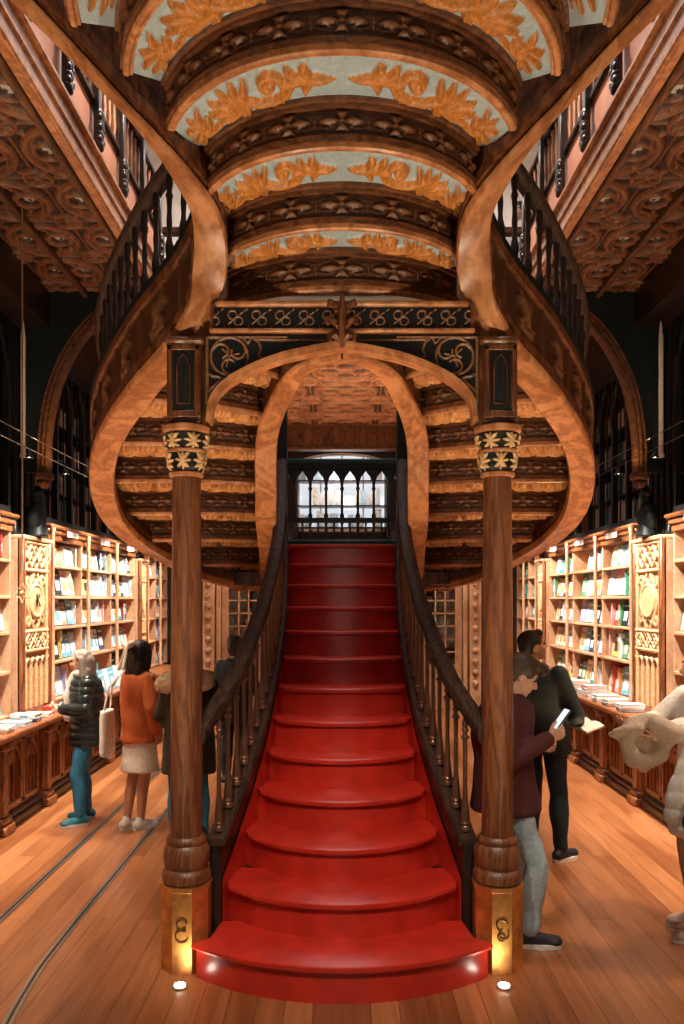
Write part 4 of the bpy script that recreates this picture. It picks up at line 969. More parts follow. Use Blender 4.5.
# ------------------------------------------------------------------ counters
def counter(sg, y0, y1, side):
    c = empty('book_counter', (sg*2.8, (y0+y1)/2, 0)); tag(c, f'long panelled wooden book counter running along the {side} wall', 'counter')
    ox, oy, oz = c.location
    def Bq(q, a, b_, c_, d, e, f, **k): q.bx(*sorted((sg*a-ox, sg*b_-ox)), c_-oy, d-oy, e, f, **k)
    q = MB(); Bq(q, 2.56, 2.93, y0, y1, .765, .805, bev=.012); Bq(q, 2.60, 2.9, y0, y1, .735, .765, bev=.01); q.build('worktop', 'counter_wood', c)
    q = MB(); Bq(q, 2.72, 2.9, y0, y1, 0, .74); q.build('body', 'counter_wood', c, smooth=False)
    q = MB(); Bq(q, 2.665, 2.74, y0, y1, 0, .07, bev=.01); Bq(q, 2.685, 2.74, y0, y1, .07, .115, bev=.014); q.build('plinth', 'plinth_wood', c)
    step = .93; n_ = int((y1-y0)/step)
    for k in range(n_+1):
        y = y0+.12+k*step
        if y > y1-.05: break
        q = MB(); Bq(q, 2.67, 2.73, y-.075, y+.075, .1, .74, bev=.008); Bq(q, 2.645, 2.73, y-.05, y+.05, .14, .66, bev=.01); Bq(q, 2.61, 2.73, y-.10, y+.10, 0, .075, bev=.012); Bq(q, 2.63, 2.73, y-.09, y+.09, .075, .13, bev=.015); Bq(q, 2.60, 2.73, y-.08, y+.08, .66, .74, bev=.02)
        q.build('pedestal', 'plinth_wood' if k % 2 == 9 else 'counter_wood', c)
        if y+step > y1: break
        for j in range(2):
            a = y+.10+j*(step-.2)/2; b_ = a+(step-.2)/2-.02
            q = MB()
            Bq(q, 2.695, 2.725, a, b_, .15, .19, bev=.006); Bq(q, 2.695, 2.725, a, b_, .66, .70, bev=.006); Bq(q, 2.695, 2.725, a, a+.035, .15, .70, bev=.006); Bq(q, 2.695, 2.725, b_-.035, b_, .15, .70, bev=.006)
            m_ = (a+b_)/2
            for s_ in (-1, 1):
                e_ = m_+s_*(b_-a)*.5-s_*.04
                q.tube([(sg*2.705-ox, e_-oy, .52), (sg*2.705-ox, m_+(e_-m_)*.8-oy, .58), (sg*2.705-ox, m_+(e_-m_)*.4-oy, .625), (sg*2.705-ox, m_-oy, .65)], .011, 6)
            for s_ in (-.33, 0, .33): q.tube([(sg*2.712-ox, m_+s_*(b_-a)*.7-oy, .2), (sg*2.712-ox, m_+s_*(b_-a)*.7-oy, .5)], .008, 6)
            q.build('panel', 'counter_wood', c)
for sg, side in ((-1, 'left'), (1, 'right')): counter(sg, 1.5, 12.9, side)
# books lying on the counters
def pile(sg, y, x, n, side, desc, cols, tw=0, group=None):
    z = .808
    for k in range(n):
        w, h = random.choice([(.15, .22), (.16, .23), (.17, .24)]); t = random.choice([.02, .028, .035])
        col = cols[k % len(cols)]; me = book_mesh(col, w, h, t)
        # lay flat: local z -> horizontal, -Y (cover) up
        rz = (PI/2 if sg < 0 else -PI/2) + random.uniform(-.12, .12)+tw
        o = put_book(me, (0, 0, 0), (0, 0, 0), '', '')
        Rm = Matrix.Rotation(rz, 4, 'Z') @ Matrix.Rotation(-PI/2, 4, 'X')
        o.matrix_world = Matrix.Translation((sg*(x-.0), y, z+t/2)) @ Rm @ Matrix.Translation((0, 0, -h/2))
        lv = 'single' if n == 1 else ('bottom' if k == 0 else 'top' if k == n-1 else ORD[k]+' lowest')
        o['label'] = f'{col} book lying {lv} in the {desc}, {side} counter' if n > 1 else f"{col} book lying alone at the {desc.replace('pile', 'place')}, {side} counter"; o['group'] = f'books laid on the {side} counter'
        z += t+.002
names = ['first pile from the camera', 'second pile from the camera', 'third pile from the camera', 'fourth pile from the camera', 'fifth pile from the camera', 'sixth pile from the camera', 'seventh pile from the camera', 'eighth pile from the camera']
for k, (y, n_, cs) in enumerate([(5.72, 1, ['white']), (6.0, 1, ['orange']), (6.28, 2, ['tan', 'white']), (6.6, 1, ['pale blue']), (6.85, 2, ['navy', 'white']), (7.12, 1, ['cream']), (7.6, 1, ['red']), (8.6, 2, ['cream', 'white'])]):
    pile(-1, y, 2.72, n_, 'left', names[k], cs)
for k, (y, n_, cs) in enumerate([(7.45, 3, ['navy', 'white', 'white']), (7.85, 2, ['black', 'white']), (8.15, 3, ['cream', 'white', 'pale blue']), (8.5, 4, ['white', 'cream', 'white', 'pink']), (8.85, 2, ['white', 'navy']), (9.2, 4, ['pale blue', 'white', 'cream', 'white']), (9.6, 3, ['white', 'cream', 'white']), (6.95, 1, ['white'])]):
    pile(1, y, 2.70, n_, 'right', names[k], cs)
# a blue display stand of books lit bright on the left, and one upright card by the right pilaster
o = put_book(book_mesh('white', .15, .2, .02), (2.74, 6.55, .81), (-.15, 0, -PI/2), 'small white book standing upright on the right counter beside the beige scarf', 'books laid on the right counter')
for k in range(5):
    put_book(book_mesh(['sky blue', 'pale blue', 'sky blue', 'pale blue', 'white'][k], .19, .25, .02), (-2.70, 9.0+.2*k, .81), (-.25, 0, PI/2), f"{['sky blue', 'pale blue', 'sky blue', 'pale blue', 'white'][k]} book propped upright, {ORD[k]} in the counter row behind the woman", 'books laid on the left counter')
# ------------------------------------------------------------------ rails set in the floor
def rail(path, label):
    q = MB(); q.sweep(path, [(-.022, -.001), (.022, -.001), (.022, .004), (-.022, .004)], mat='steel'); q.sweep(path, [(-.006, .0035), (.006, .0035), (.006, .0055), (-.006, .0055)], mat='black_wood')
    o = q.build('floor_rail', None, smooth=False); tag(o, label, 'rail', 'cart rails in the floor')
rail([(-1.98, y, 0) for y in np.linspace(1.5, 13, 20)], 'steel cart rail let into the floor, the one nearer the left counter')
rail(cat_rom([(-1.30, 2.6, 0), (-1.38, 3.0, 0), (-1.45, 3.4, 0), (-1.50, 3.8, 0), (-1.525, 4.3, 0), (-1.53, 6, 0), (-1.53, 13, 0)], 6), 'steel cart rail let into the floor, nearer the stairs, bending at the front')
# hanging cord with small star lantern, wires with little spotlights
x = -2.30; y = 5.72
cd = empty('hanging_star', (x, y, 1.9)); tag(cd, 'small open star ornament hanging on a long cord before the left carved pilaster', 'ornament')
MB().tube([(0, 0, .06), (0, 0, 2.78)], .006, 6).build('cord', 'cord', cd)
q = MB()
for k in range(6):
    a = k*PI/3; b_ = a+PI/6; c_ = a+PI/3
    q.tube([(.035*math.sin(a)*2, 0, .07*math.cos(a)), (.035*math.sin(b_), 0, .035*math.cos(b_)), (.035*math.sin(c_)*2, 0, .07*math.cos(c_))], .006, 6)
q.ball((0, 0, 0), .018, n=6); q.build('star', 'shelf_wood', cd)
SPY = [3.0, 4.2, 5.2, 6.1, 6.9, 7.9, 8.9, 9.9, 10.9, 12.0]
for sg, side in ((-1, 'left'), (1, 'right')):
    wr = empty('light_wire', (sg*2.40, 7, 3.02)); tag(wr, f'pair of thin lighting wires strung along the {side} aisle', 'wire', 'lighting wires over the aisles')
    for dz in (0, .10): MB().tube([(0, -5.5, dz), (0, -2, dz-.01), (0, 2, dz-.01), (0, 6.3, dz)], .0035, 5).build('wire', 'steel', wr)
    for k, yy in enumerate(SPY):
        s = empty('spotlight', (sg*2.40, yy, 2.99)); tag(s, f'tiny warm spotlight hanging on the {side} lighting wires, {ORD[k]} from the camera', 'spotlight', 'spotlights on the lighting wires')
        q = MB(); q.tube([(0, 0, .0), (0, 0, .13)], .004, 6); q.lathe([(.012, .0), (.03, -.035), (.033, -.05), (.030, -.05), (.012, -.02)], (0, 0, 0), 12); q.build('lamp_body', 'iron', s)
        MB().ball((0, 0, -.035), (.016, .016, .012), n=6).build('bulb', 'bulb', s)
# ------------------------------------------------------------------ lights
def spot(loc, aim, power, ang=100, blend=.8, col=(1, .74, .46), r=.03, parent=None):
    l = bpy.data.lights.new('spot_light', 'SPOT'); l.energy = power; l.spot_size = math.radians(ang); l.spot_blend = blend; l.color = col; l.shadow_soft_size = r
    o = bpy.data.objects.new('spot_light', l); C.objects.link(o); o.location = loc
    o.rotation_euler = (Vector(aim)-Vector(loc)).to_track_quat('-Z', 'Y').to_euler(); return o
def area(loc, aim, power, sx, sy, col):
    l = bpy.data.lights.new('area_light', 'AREA'); l.shape = 'RECTANGLE'; l.size = sx; l.size_y = sy; l.energy = power; l.color = col
    o = bpy.data.objects.new('area_light', l); C.objects.link(o); o.location = loc
    o.rotation_euler = (Vector(aim)-Vector(loc)).to_track_quat('-Z', 'Y').to_euler(); return o
WARM = (1, .78, .54)
spot((0, 9.6, 7.9), (0, 13.4, 6.2), 1100, ang=120, col=(1, .95, .92), r=.2)  # added spot to whiten the upper back wall
spot((0, 12.80, 4.15), (0, 13.35, 3.3), 30, ang=130, col=(1, .95, .9), r=.05)  # added spot for the pale books before the arched window
for sg in (-1, 1):
    for k, yy in enumerate(SPY):
        spot((sg*2.36, yy, 2.93), (sg*3.05, yy+.15, 1.5), 165 if yy < 11 else 120, ang=95, col=(1, .91, .80))
        spot((sg*2.34, yy+.1, 2.93), (sg*2.12, yy+.2, 0), (45 if k == 0 else 100), ang=72, col=WARM)
    # floor uplights by the brass feet
    spot((sg*.775, 3.80, .03), (sg*.77, 3.98, 1.2), 1.8, ang=120, col=(1, .8, .5), r=.02)
    # arch leg lights
    spot((sg*2.46, 7.05, 2.98), (sg*2.68, 7.3, 3.35), 9, ang=75, col=(1, .6, .25), r=.02)
    for yy in (3.6, 5.6, 7.4): spot((sg*1.0, yy, 6.6), (sg*1.72, yy, 5.1), 190, ang=75, col=(1, .88, .8), r=.08)  # added unseen spots that brighten the parapet panels
    # added low spots standing in for floor bounce on the side flights
    spot((sg*2.3, 5.1, .06), (sg*.9, 5.2, 3.2), 100, ang=62, col=(1, .72, .44), r=.05)
    spot((sg*.98, 4.95, .04), (sg*1.12, 5.5, 2.6), 34, ang=58, col=(1, .76, .48), r=.04)
    # added out-of-frame spots throwing light up the overhead soffits; no fittings there
    spot((sg*1.75, 1.75, .03), (-sg*.25, 3.5, 3.9), 190, ang=74, col=(1, .84, .62), r=.04)
    # added spots above the foot of the steps; no lamps hang there
    spot((sg*.9, .6, 4.5), (0, 4.25, .6), 320, ang=30, blend=.8, col=(1, .84, .68), r=.08)
    spot((sg*1.35, 1.9, .03), (sg*1.3, 4.2, 3.3), 90, ang=80, col=(1, .72, .42), r=.04)  # added low front fill, also without a fitting
    spot((sg*2.40, 3.4, 3.1), (sg*2.3, 4.8, 4.7), 8, ang=120, col=(1, .75, .5), r=.04)  # added up spot to bring out the carved side ceiling, no fitting
    spot((sg*2.40, 6.2, 3.1), (sg*2.3, 7.4, 4.7), 8, ang=120, col=(1, .75, .5), r=.04)  # second added up spot, for the ceiling around the aisle arch
    spot((sg*1.6, 12.2, 3.6), (sg*1.8, 13.4, 1.2), 90, ang=110, col=(1, .8, .6), r=.04)  # added spot to brighten the rear door area
    spot((sg*.8, 9.6, 2.9), (0, 10.8, 4.7), 55, ang=110, col=(1, .7, .45), r=.04)  # added spot for the carved ceiling of the back gallery

print('BOOKS', nbooks)
# ------------------------------------------------------------------ people
for nm, c, r in [('skin', (.72, .42, .29), .5), ('skin_tan', (.50, .25, .15), .5), ('lips', (.55, .2, .16), .4), ('eye_dark', (.03, .02, .015), .2),
                 ('hair_dark', (.018, .012, .010), .45), ('hair_brown', (.085, .045, .028), .5), ('hair_grey', (.27, .215, .175), .5),
                 ('puffer_black', (.014, .022, .022), .28), ('denim_blue', (.03, .19, .34), .8), ('denim_pale', (.36, .44, .47), .8), ('denim_dark', (.008, .022, .035), .8),
                 ('knit_orange', (.50, .115, .03), .9), ('cotton_white', (.86, .80, .72), .8), ('scarf_white', (.80, .70, .62), .9), ('coat_olive', (.045, .035, .022), .9),
                 ('fur_cream', (.66, .52, .38), 1), ('jacket_black', (.008, .014, .014), .75), ('maroon', (.075, .012, .014), .85), ('coat_navy', (.01, .018, .028), .8),
                 ('shoe_teal', (.02, .17, .22), .7), ('shoe_black', (.012, .014, .022), .6), ('sole_white', (.75, .72, .68), .6), ('beige_wool', (.55, .42, .32), 1), ('trouser_beige', (.52, .38, .28), .9), ('nylon_white', (.86, .85, .80), .5), ('strap_black', (.01, .012, .016), .6)]:
    plain(nm, c, rough=r, bump=.25 if r >= .8 else .05, bscale=55, var=.14)
def smooth_noise(co, f, seed=0):
    r = np.random.default_rng(seed); o = np.zeros(len(co))
    for k in range(6):
        d = r.normal(size=3); d /= np.linalg.norm(d); o += np.sin(co@d*f*(.6+.25*k)+r.uniform(0, 6.28)+1.5*np.sin(co@r.normal(size=3)*f*.3))/(1+.35*k)
    return o/3
def blob(q, name, mat, parent, voxel=.010, smooth=6, fold=0, ff=22, quilt=0, qs=.075, seed=1, cut=None, zs=.55):
    """closed shapes in q fused into one continuous skin"""
    o = q.build('tmp', 'skin', None, smooth=False, fix=False)
    md = o.modifiers.new('r', 'REMESH'); md.mode = 'VOXEL'; md.voxel_size = voxel
    if smooth: ms = o.modifiers.new('s', 'SMOOTH'); ms.factor = .5; ms.iterations = smooth
    dg = bpy.context.evaluated_depsgraph_get(); me = bpy.data.meshes.new_from_object(o.evaluated_get(dg)); bpy.data.objects.remove(o)
    me.name = name
    if fold or quilt:
        n = len(me.vertices); co = np.empty(n*3); me.vertices.foreach_get('co', co); co = co.reshape(-1, 3)
        no = np.empty(n*3); me.vertex_normals.foreach_get('vector', no); no = no.reshape(-1, 3)
        d = np.zeros(n)
        if fold: d += fold*smooth_noise(co*np.array([1, 1, zs]), ff, seed)
        if quilt: d += quilt*(np.sqrt(np.abs(np.sin(PI*(co[:, 2]+.012*smooth_noise(co, 14, 3))/qs)))-.6)
        me.vertices.foreach_set('co', (co+no*d[:, None]).ravel())
    me.materials.clear(); me.materials.append(M[mat]); me.polygons.foreach_set('material_index', [0]*len(me.polygons))
    me.polygons.foreach_set('use_smooth', [True]*len(me.polygons)); me.update()
    ob = bpy.data.objects.new(name, me); C.objects.link(ob); ob.parent = parent; return ob
V = Vector
def hand(q, wr, d, n, curl=.5, side=1, s=1):
    """wr wrist, d pointing direction, n palm normal (fingers curl towards it), side: thumb side sign"""
    wr, d, n = V(wr), V(d).normalized(), V(n).normalized(); n = (n-d*n.dot(d)).normalized(); u = d.cross(n)*side
    q.cap(wr-d*.03, wr+d*.01, .025*s, .024*s, n=10)
    for k in range(4): q.cap(wr+d*.008*s+u*(k-1.5)*.012*s, wr+d*.075*s+u*(k-1.5)*.0185*s, .015*s, .0125*s, n=8)
    L = [(.030, .022, .016), (.034, .025, .018), (.032, .024, .017), (.024, .019, .014)]
    for k in range(4):
        p = wr+d*.082*s+u*(1.5-k)*.0185*s; a = 0.15
        for j, l in enumerate(L[k]):
            a += curl*(1.0 if j else .8); dd = d*math.cos(a)+n*math.sin(a)+u*(1.5-k)*.04; q_ = p+dd*l*s; q.cap(p, q_, (.0092-.001*j)*s, (.0085-.001*j)*s, n=8); p = q_
    p = wr+d*.018*s+u*.026*s; a1 = (d*.62+u*.7+n*.25).normalized(); p2 = p+a1*.036*s; p3 = p2+(d*.8+u*.15+n*.5*(.4+curl)).normalized()*.03*s; p4 = p3+(d*.8-u*.1+n*.6*(.3+curl)).normalized()*.024*s
    q.cap(p, p2, .013*s, .011*s, n=8); q.cap(p2, p3, .011*s, .0095*s, n=8); q.cap(p3, p4, .0095*s, .008*s, n=8)
def person(label, loc, rz, s, P, hair='hair_dark', skin='skin', eyes=True):
    o = empty('person', loc, rz); tag(o, label, 'person'); o.scale = (s, s, s)
    D = dict(pel=(0, 0, .93), chest=(0, 0, 1.27), neck=(0, -.01, 1.45), head=(0, .02, 1.59), yaw=0, pitch=0,
             sR=(.175, 0, 1.39), sL=(-.175, 0, 1.39), eR=(.23, -.03, 1.12), eL=(-.23, -.03, 1.12), wR=(.22, .08, .90), wL=(-.22, .08, .90),
             hR=(.09, 0, .90), hL=(-.09, 0, .90), kR=(.10, .03, .49), kL=(-.10, .03, .49), aR=(.10, -.02, .085), aL=(-.10, -.02, .085), tR=0, tL=0,
             dR=(0, .3, -1), dL=(0, .3, -1), nR=(-1, 0, 0), nL=(1, 0, 0), curl=.45)
    D.update(P); J = {k: (V(v) if hasattr(v, '__len__') else v) for k, v in D.items()}
    q = MB(); e = .001
    q.ball(J['pel'], (.155, .105, .13)); q.ball((J['pel']+J['chest'])/2, (.13, .095, .17)); q.ball(J['chest'], (.155, .10, .17)); q.cap(J['sL'], J['sR'], .055, .055)
    q.cap(J['chest']+V((0, 0, .1)), J['neck'], .085, .055)
    HR = Matrix.Rotation(J['yaw'], 3, 'Z') @ Matrix.Rotation(J['pitch'], 3, 'X'); hc = J['head']
    hp = lambda x, y, z: hc+HR @ V((x, y, z))
    q.cap(J['neck']-V((0, 0, .06)), hp(0, -.02, -.04), .052, .050)
    q.ball(hp(0, -.012, .02), (.074, .093, .092), rot=HR); q.ball(hp(0, .028, -.05), (.056, .062, .062), rot=HR); q.ball(hp(0, .062, -.092), (.026, .022, .02), rot=HR)
    q.cap(hp(0, .078, .01), hp(0, .102, -.028), .009, .0125); q.ball(hp(0, .092, -.030), (.016, .012, .010), rot=HR)
    q.cap(hp(-.04, .066, .028), hp(.04, .066, .028), .014, .014); q.cap(hp(-.018, .078, -.062), hp(.018, .078, -.062), .0095, .0095); q.cap(hp(-.014, .075, -.073), hp(.014, .075, -.073), .0095, .0095)
    for a in (-1, 1):
        q.ball(hp(a*.072, -.008, -.012), (.010, .020, .031), rot=HR); q.ball(hp(a*.038, .052, -.03), (.024, .022, .024), rot=HR)
    for S_n, sg in (('R', 1), ('L', -1)):
        q.cap(J['s'+S_n], J['e'+S_n], .048, .038); q.cap(J['e'+S_n], J['w'+S_n], .038, .026)
        q.cap(J['h'+S_n], J['k'+S_n], .078, .052); q.cap(J['k'+S_n], (J['k'+S_n]*.65+J['a'+S_n]*.35)+V((0, -.012, 0)), .052, .052); q.cap((J['k'+S_n]*.65+J['a'+S_n]*.35)+V((0, -.012, 0)), J['a'+S_n], .052, .034)
        f = Matrix.Rotation(J['t'+S_n], 3, 'Z') @ V((0, 1, 0)); q.cap(J['a'+S_n]+V((0, 0, -.045))-f*.02, J['a'+S_n]+V((0, 0, -.055))+f*.13, .032, .026)
    b = blob(q, 'body', skin, o, voxel=.0075, smooth=3)
    # hands at finer grain, welded into the same mesh as the body
    hq = MB()
    for S_n, sg in (('R', 1), ('L', -1)): hand(hq, J['w'+S_n], J['d'+S_n], J['n'+S_n], J['curl'], sg if not ('flip' in J) else -sg)
    h_ = blob(hq, 'hands', skin, o, voxel=.0042, smooth=2)
    bm = bmesh.new(); bm.from_mesh(b.data); bm.from_mesh(h_.data); bm.to_mesh(b.data); bm.free(); b.data.polygons.foreach_set('use_smooth', [True]*len(b.data.polygons)); bpy.data.objects.remove(h_)
    if eyes:
        for a in (-1, 1):
            MB().ball(hp(a*.029, .076, .004), (.012, .009, .007), n=8, rot=HR).build('eye', 'eye_dark', o)
        eb = MB()
        for a in (-1, 1): eb.tube([hp(a*.014, .087, .024), hp(a*.032, .083, .030), hp(a*.05, .070, .024)], .0045, 6)
        eb.build('eyebrows', hair, o); MB().cap(hp(-.017, .084, -.067), hp(.017, .084, -.067), .0055, .0055, n=8).build('lips', 'lips', o)
    return o, J, hp, HR
def shirt(o, J, mat, hem=.80, infl=.03, w=.19, name='jacket', neckr=.075, sleeve=1.0, hemw=None, fold=.006, quilt=0, ff=22, slr=.02, seed=2, lenS=.94, qs=.075, depth=.66):
    q = MB(); pel, ch, nk = J['pel'], J['chest'], J['neck']
    def ctr(z):
        if z < pel.z: return V((pel.x, pel.y, z))
        if z < ch.z: t = (z-pel.z)/(ch.z-pel.z); return V((*(pel.lerp(ch, t)).xy, z))
        t = min(1, (z-ch.z)/(nk.z-ch.z)); return V((*(ch.lerp(nk, t)).xy, z))
    dz = ch.z-1.27
    zs = [hem, hem+.02, .93+dz*.2, 1.08+dz*.6, 1.22+dz, 1.33+dz, 1.40+dz, 1.435+dz, 1.475+dz]
    rs = [(hemw or w*.95), (hemw or w*.95)+.004, w*.93, w*.88, w*.94, w*.93, w*.80, w*.58, neckr]
    vs = []; n = 28
    for z, r in zip(zs, rs):
        c = ctr(z)
        for k in range(n):
            a = 2*PI*k/n; dq = depth if r > .1 else .95; vs.append((c.x+r*math.cos(a), c.y+r*dq*math.sin(a), z))
    fs = [(i*n+k, i*n+(k+1) % n, (i+1)*n+(k+1) % n, (i+1)*n+k) for i in range(len(zs)-1) for k in range(n)]+[tuple(range(n-1, -1, -1)), tuple((len(zs)-1)*n+k for k in range(n))]
    q.add(vs, fs)
    for S_n in 'RL':
        if sleeve: 
            q.cap(J['s'+S_n]*.93+J['chest']*.07, J['e'+S_n], .050+slr, .044+slr); we = J['e'+S_n].lerp(J['w'+S_n], lenS); q.cap(J['e'+S_n], we, .046+slr, .033+slr*.7)
    return blob(q, name, mat, o, voxel=.009, smooth=9, fold=fold*1.35, quilt=quilt, ff=ff, seed=seed, qs=qs)
def trousers(o, J, mat, top=.98, infl=.014, fold=.005, to=.92, name='trousers', wid=1):
    q = MB(); p = J['pel']; q.ball((p.x, p.y, p.z-.0), (.168*wid, .12*wid, .12))
    for S_n in 'RL':
        k, a, h = J['k'+S_n], J['a'+S_n], J['h'+S_n]; e = k.lerp(a, to)
        q.cap(h, k, .088*wid+infl*.4, .062*wid+infl*.5); q.cap(k, k.lerp(e, .4)+V((0, -.012, 0)), .062*wid+infl*.5, .056+infl); q.cap(k.lerp(e, .4)+V((0, -.012, 0)), e, .056+infl, .040+infl)
    return blob(q, name, mat, o, voxel=.009, smooth=4, fold=fold*1.7, ff=30, seed=4, zs=1.2)
def shoes(o, J, mat, sole='sole_white', high=0, size=1):
    for S_n in 'RL':
        a = J['a'+S_n]; R = Matrix.Rotation(J['t'+S_n], 3, 'Z'); f = lambda x, y, z: V((a.x, a.y, 0))+R @ V((x, y*size, z))
        q = MB(); q.cap(f(0, -.045, .052), f(0, .04, .05), .042, .042); q.cap(f(0, .04, .045), f(.0, .155, .038), .042, .032); q.cap(f(0, -.02, .06), f(0, -.015, .09+high), .042, .040)
        q.ball(f(0, .13, .034), (.046, .06, .026), rot=R)
        b = blob(q, 'shoe', mat, o, voxel=.008, smooth=4)
        q = MB(); pts = [(x_*.052*(1.0 if y_ > 0 else .85), y_) for x_, y_ in [(math.sin(t), 0) for t in [0]]]
        ol = [(.052*math.sin(t)*(1 if math.cos(t) > 0 else .82), .052+.135*math.cos(t)) for t in np.linspace(0, 2*PI, 28, endpoint=False)]
        ol = [tuple((f(x, y, 0)).xy) for x, y in ol]; q.prism(ol, .001, .028); q.build('sole', sole, b)
def hair_cap(q, hp, HR, back=.0, vol=1.0):
    q.ball(hp(0, -.024, .034), (.083*vol, .094*vol, .090*vol), rot=HR); q.ball(hp(0, -.045, -.01), (.078*vol, .070*vol, .085*vol), rot=HR)
# --- woman in the black quilted jacket
o, J, hp, HR = person('woman with long grey hair, white scarf and black puffer jacket at the left counter', (-2.14, 6.64, 0), math.radians(112), .845,
    dict(yaw=-.42, pitch=-.08, pel=(0, -.02, .93), head=(0, .05, 1.585), neck=(0, .0, 1.45), eR=(.24, .03, 1.12), wR=(.06, .25, 1.14), eL=(-.25, .02, 1.13), wL=(-.05, .26, 1.13),
         dR=(-.7, .5, 0), dL=(.7, .5, 0), nR=(-.3, -.5, -.5), nL=(.3, -.5, .5), curl=.6, kR=(.10, .03, .49), aR=(.11, -.02, .085), aL=(-.13, .06, .085), kL=(-.12, .09, .49), tR=-.1, tL=.15))
shirt(o, J, 'puffer_black', hem=.76, w=.225, quilt=.015, fold=.011, slr=.022, qs=.075, depth=.78, neckr=.08, lenS=.86)
trousers(o, J, 'denim_blue'); shoes(o, J, 'shoe_teal')
q = MB(); q.ball(hp(0, -.030, .036), (.080, .088, .084), rot=HR); q.ball(hp(0, -.055, -.01), (.076, .062, .085), rot=HR)
for a in (-1, 1):
    q.cap(hp(a*.062, -.035, .02), hp(a*.076, -.05, -.14), .036, .044); q.cap(hp(a*.075, -.05, -.12), hp(a*.085, -.03, -.25), .042, .022); q.cap(hp(a*.022, .035, .098), hp(a*.072, -.005, .035), .016, .022)
q.cap(hp(0, -.07, 0), hp(0, -.085, -.22), .075, .06); q.cap(hp(-.05, -.08, -.1), hp(-.06, -.09, -.27), .04, .025); q.cap(hp(.05, -.08, -.1), hp(.06, -.09, -.27), .04, .025)
blob(q, 'hair', 'hair_grey', o, voxel=.008, smooth=3, fold=.0045, ff=150, zs=.12)
q = MB(); n0 = J['neck']
for k in range(10): a = k*2*PI/10; b_ = (k+1)*2*PI/10; q.cap(n0+V((.078*math.sin(a), .02+.078*math.cos(a), .02)), n0+V((.078*math.sin(b_), .02+.078*math.cos(b_), .02)), .034, .034)
q.cap(n0+V((.02, .11, -.01)), n0+V((.03, .165, -.2)), .042, .045); q.cap(n0+V((.03, .165, -.2)), n0+V((.035, .17, -.42)), .045, .04)
blob(q, 'scarf', 'scarf_white', o, voxel=.009, fold=.005, ff=45)
# --- woman in the orange cardigan
o, J, hp, HR = person('woman with cream hair bow in orange cardigan and white dress, seen from behind', (-1.645, 6.46, 0), math.radians(-40), .882,
    dict(yaw=.0, pitch=-.10, head=(0, .03, 1.60), eR=(.225, -.03, 1.13), wR=(.20, .05, .90), eL=(-.22, .02, 1.13), wL=(-.18, .16, .98), aR=(.06, -.03, .085), kR=(.07, .01, .49), aL=(-.05, -.10, .085), kL=(-.06, -.02, .49), tR=.0, tL=.1), skin='skin_tan')
q = MB(); q.lathe([(.20, .53), (.205, .54), (.18, .75), (.15, .95), (.13, 1.05)], (0, 0, 0), 24, squash=.8); blob(q, 'dress', 'cotton_white', o, voxel=.01, fold=.010, ff=24)
shirt(o, J, 'knit_orange', hem=.80, w=.215, fold=.014, slr=.026, depth=.80, ff=26, lenS=.96)
shoes(o, J, 'sole_white')
q = MB(); hair_cap(q, hp, HR, vol=1.10)
q.cap(hp(0, -.06, 0), hp(0, -.09, -.22), .085, .075); q.cap(hp(.05, -.07, -.1), hp(.07, -.10, -.36), .05, .03); q.cap(hp(-.05, -.05, -.1), hp(-.09, -.03, -.34), .05, .03); q.cap(hp(.0, -.07, -.1), hp(.0, -.12, -.36), .05, .03)
for a in (-1, 1): q.cap(hp(a*.068, .02, .03), hp(a*.082, .0, -.12), .03, .035)
blob(q, 'hair', 'hair_dark', o, voxel=.008, smooth=3, fold=.0045, ff=150, zs=.12)
q = MB(); hb = lambda x, y, z: hp(x, y, z)
q.ball(hb(-.055, -.125, .05), (.026, .026, .026)); q.cap(hb(-.06, -.13, .05), hb(-.13, -.11, .08), .018, .034); q.cap(hb(-.05, -.13, .05), hb(.03, -.15, .085), .018, .034)
q.cap(hb(-.07, -.135, .04), hb(-.125, -.15, -.15), .014, .020); q.cap(hb(-.04, -.14, .04), hb(-.015, -.18, -.14), .014, .020)
blob(q, 'hair_bow', 'cotton_white', o, voxel=.007, fold=.003, ff=50)
tb = empty('tote_bag', (-1.885, 6.38, .60)); tag(tb, 'white canvas tote bag hanging on the shoulder of the woman in orange', 'bag')
q = MB(); q.lathe([(.10, 0), (.135, .02), (.14, .12), (.13, .28), (.12, .37)], (0, 0, 0), 20, squash=1.0); q.v = [(x*.38, y, z) for x, y, z in q.v]; blob(q, 'bag_body', 'cotton_white', tb, voxel=.01, fold=.006, ff=20)
MB().tube([(.0, -.08, .37), (.03, -.06, .55), (.10, -.02, .64), (.03, .04, .55), (0, .08, .37)], .008, 8).build('handle', 'cotton_white', tb)
# --- person in the fur collared coat, behind the left column
o, J, hp, HR = person('person in olive coat with cream fur hood, seen from behind the left column', (-1.165, 6.06, 0), math.radians(8), .87,
    dict(yaw=.0, aR=(.12, -.02, .085), aL=(-.12, .03, .085), kL=(-.12, .06, .49), eR=(.27, .0, 1.12), wR=(.2, .2, 1.05), eL=(-.24, 0, 1.12), wL=(-.18, .18, 1.0)))
shirt(o, J, 'coat_olive', hem=.62, w=.245, fold=.009, slr=.028, depth=.72, name='coat'); trousers(o, J, 'denim_blue'); shoes(o, J, 'shoe_black', 'shoe_black', high=.05)
q = MB(); hair_cap(q, hp, HR, vol=1.06); 
for a in (-1, 1): q.cap(hp(a*.06, -.02, 0), hp(a*.10, -.02, -.24), .05, .04)
q.cap(hp(0, -.07, 0), hp(0, -.10, -.2), .08, .07); blob(q, 'hair', 'hair_dark', o, voxel=.009, smooth=3, fold=.0045, ff=150, zs=.12)
q = MB(); n0 = J['neck']
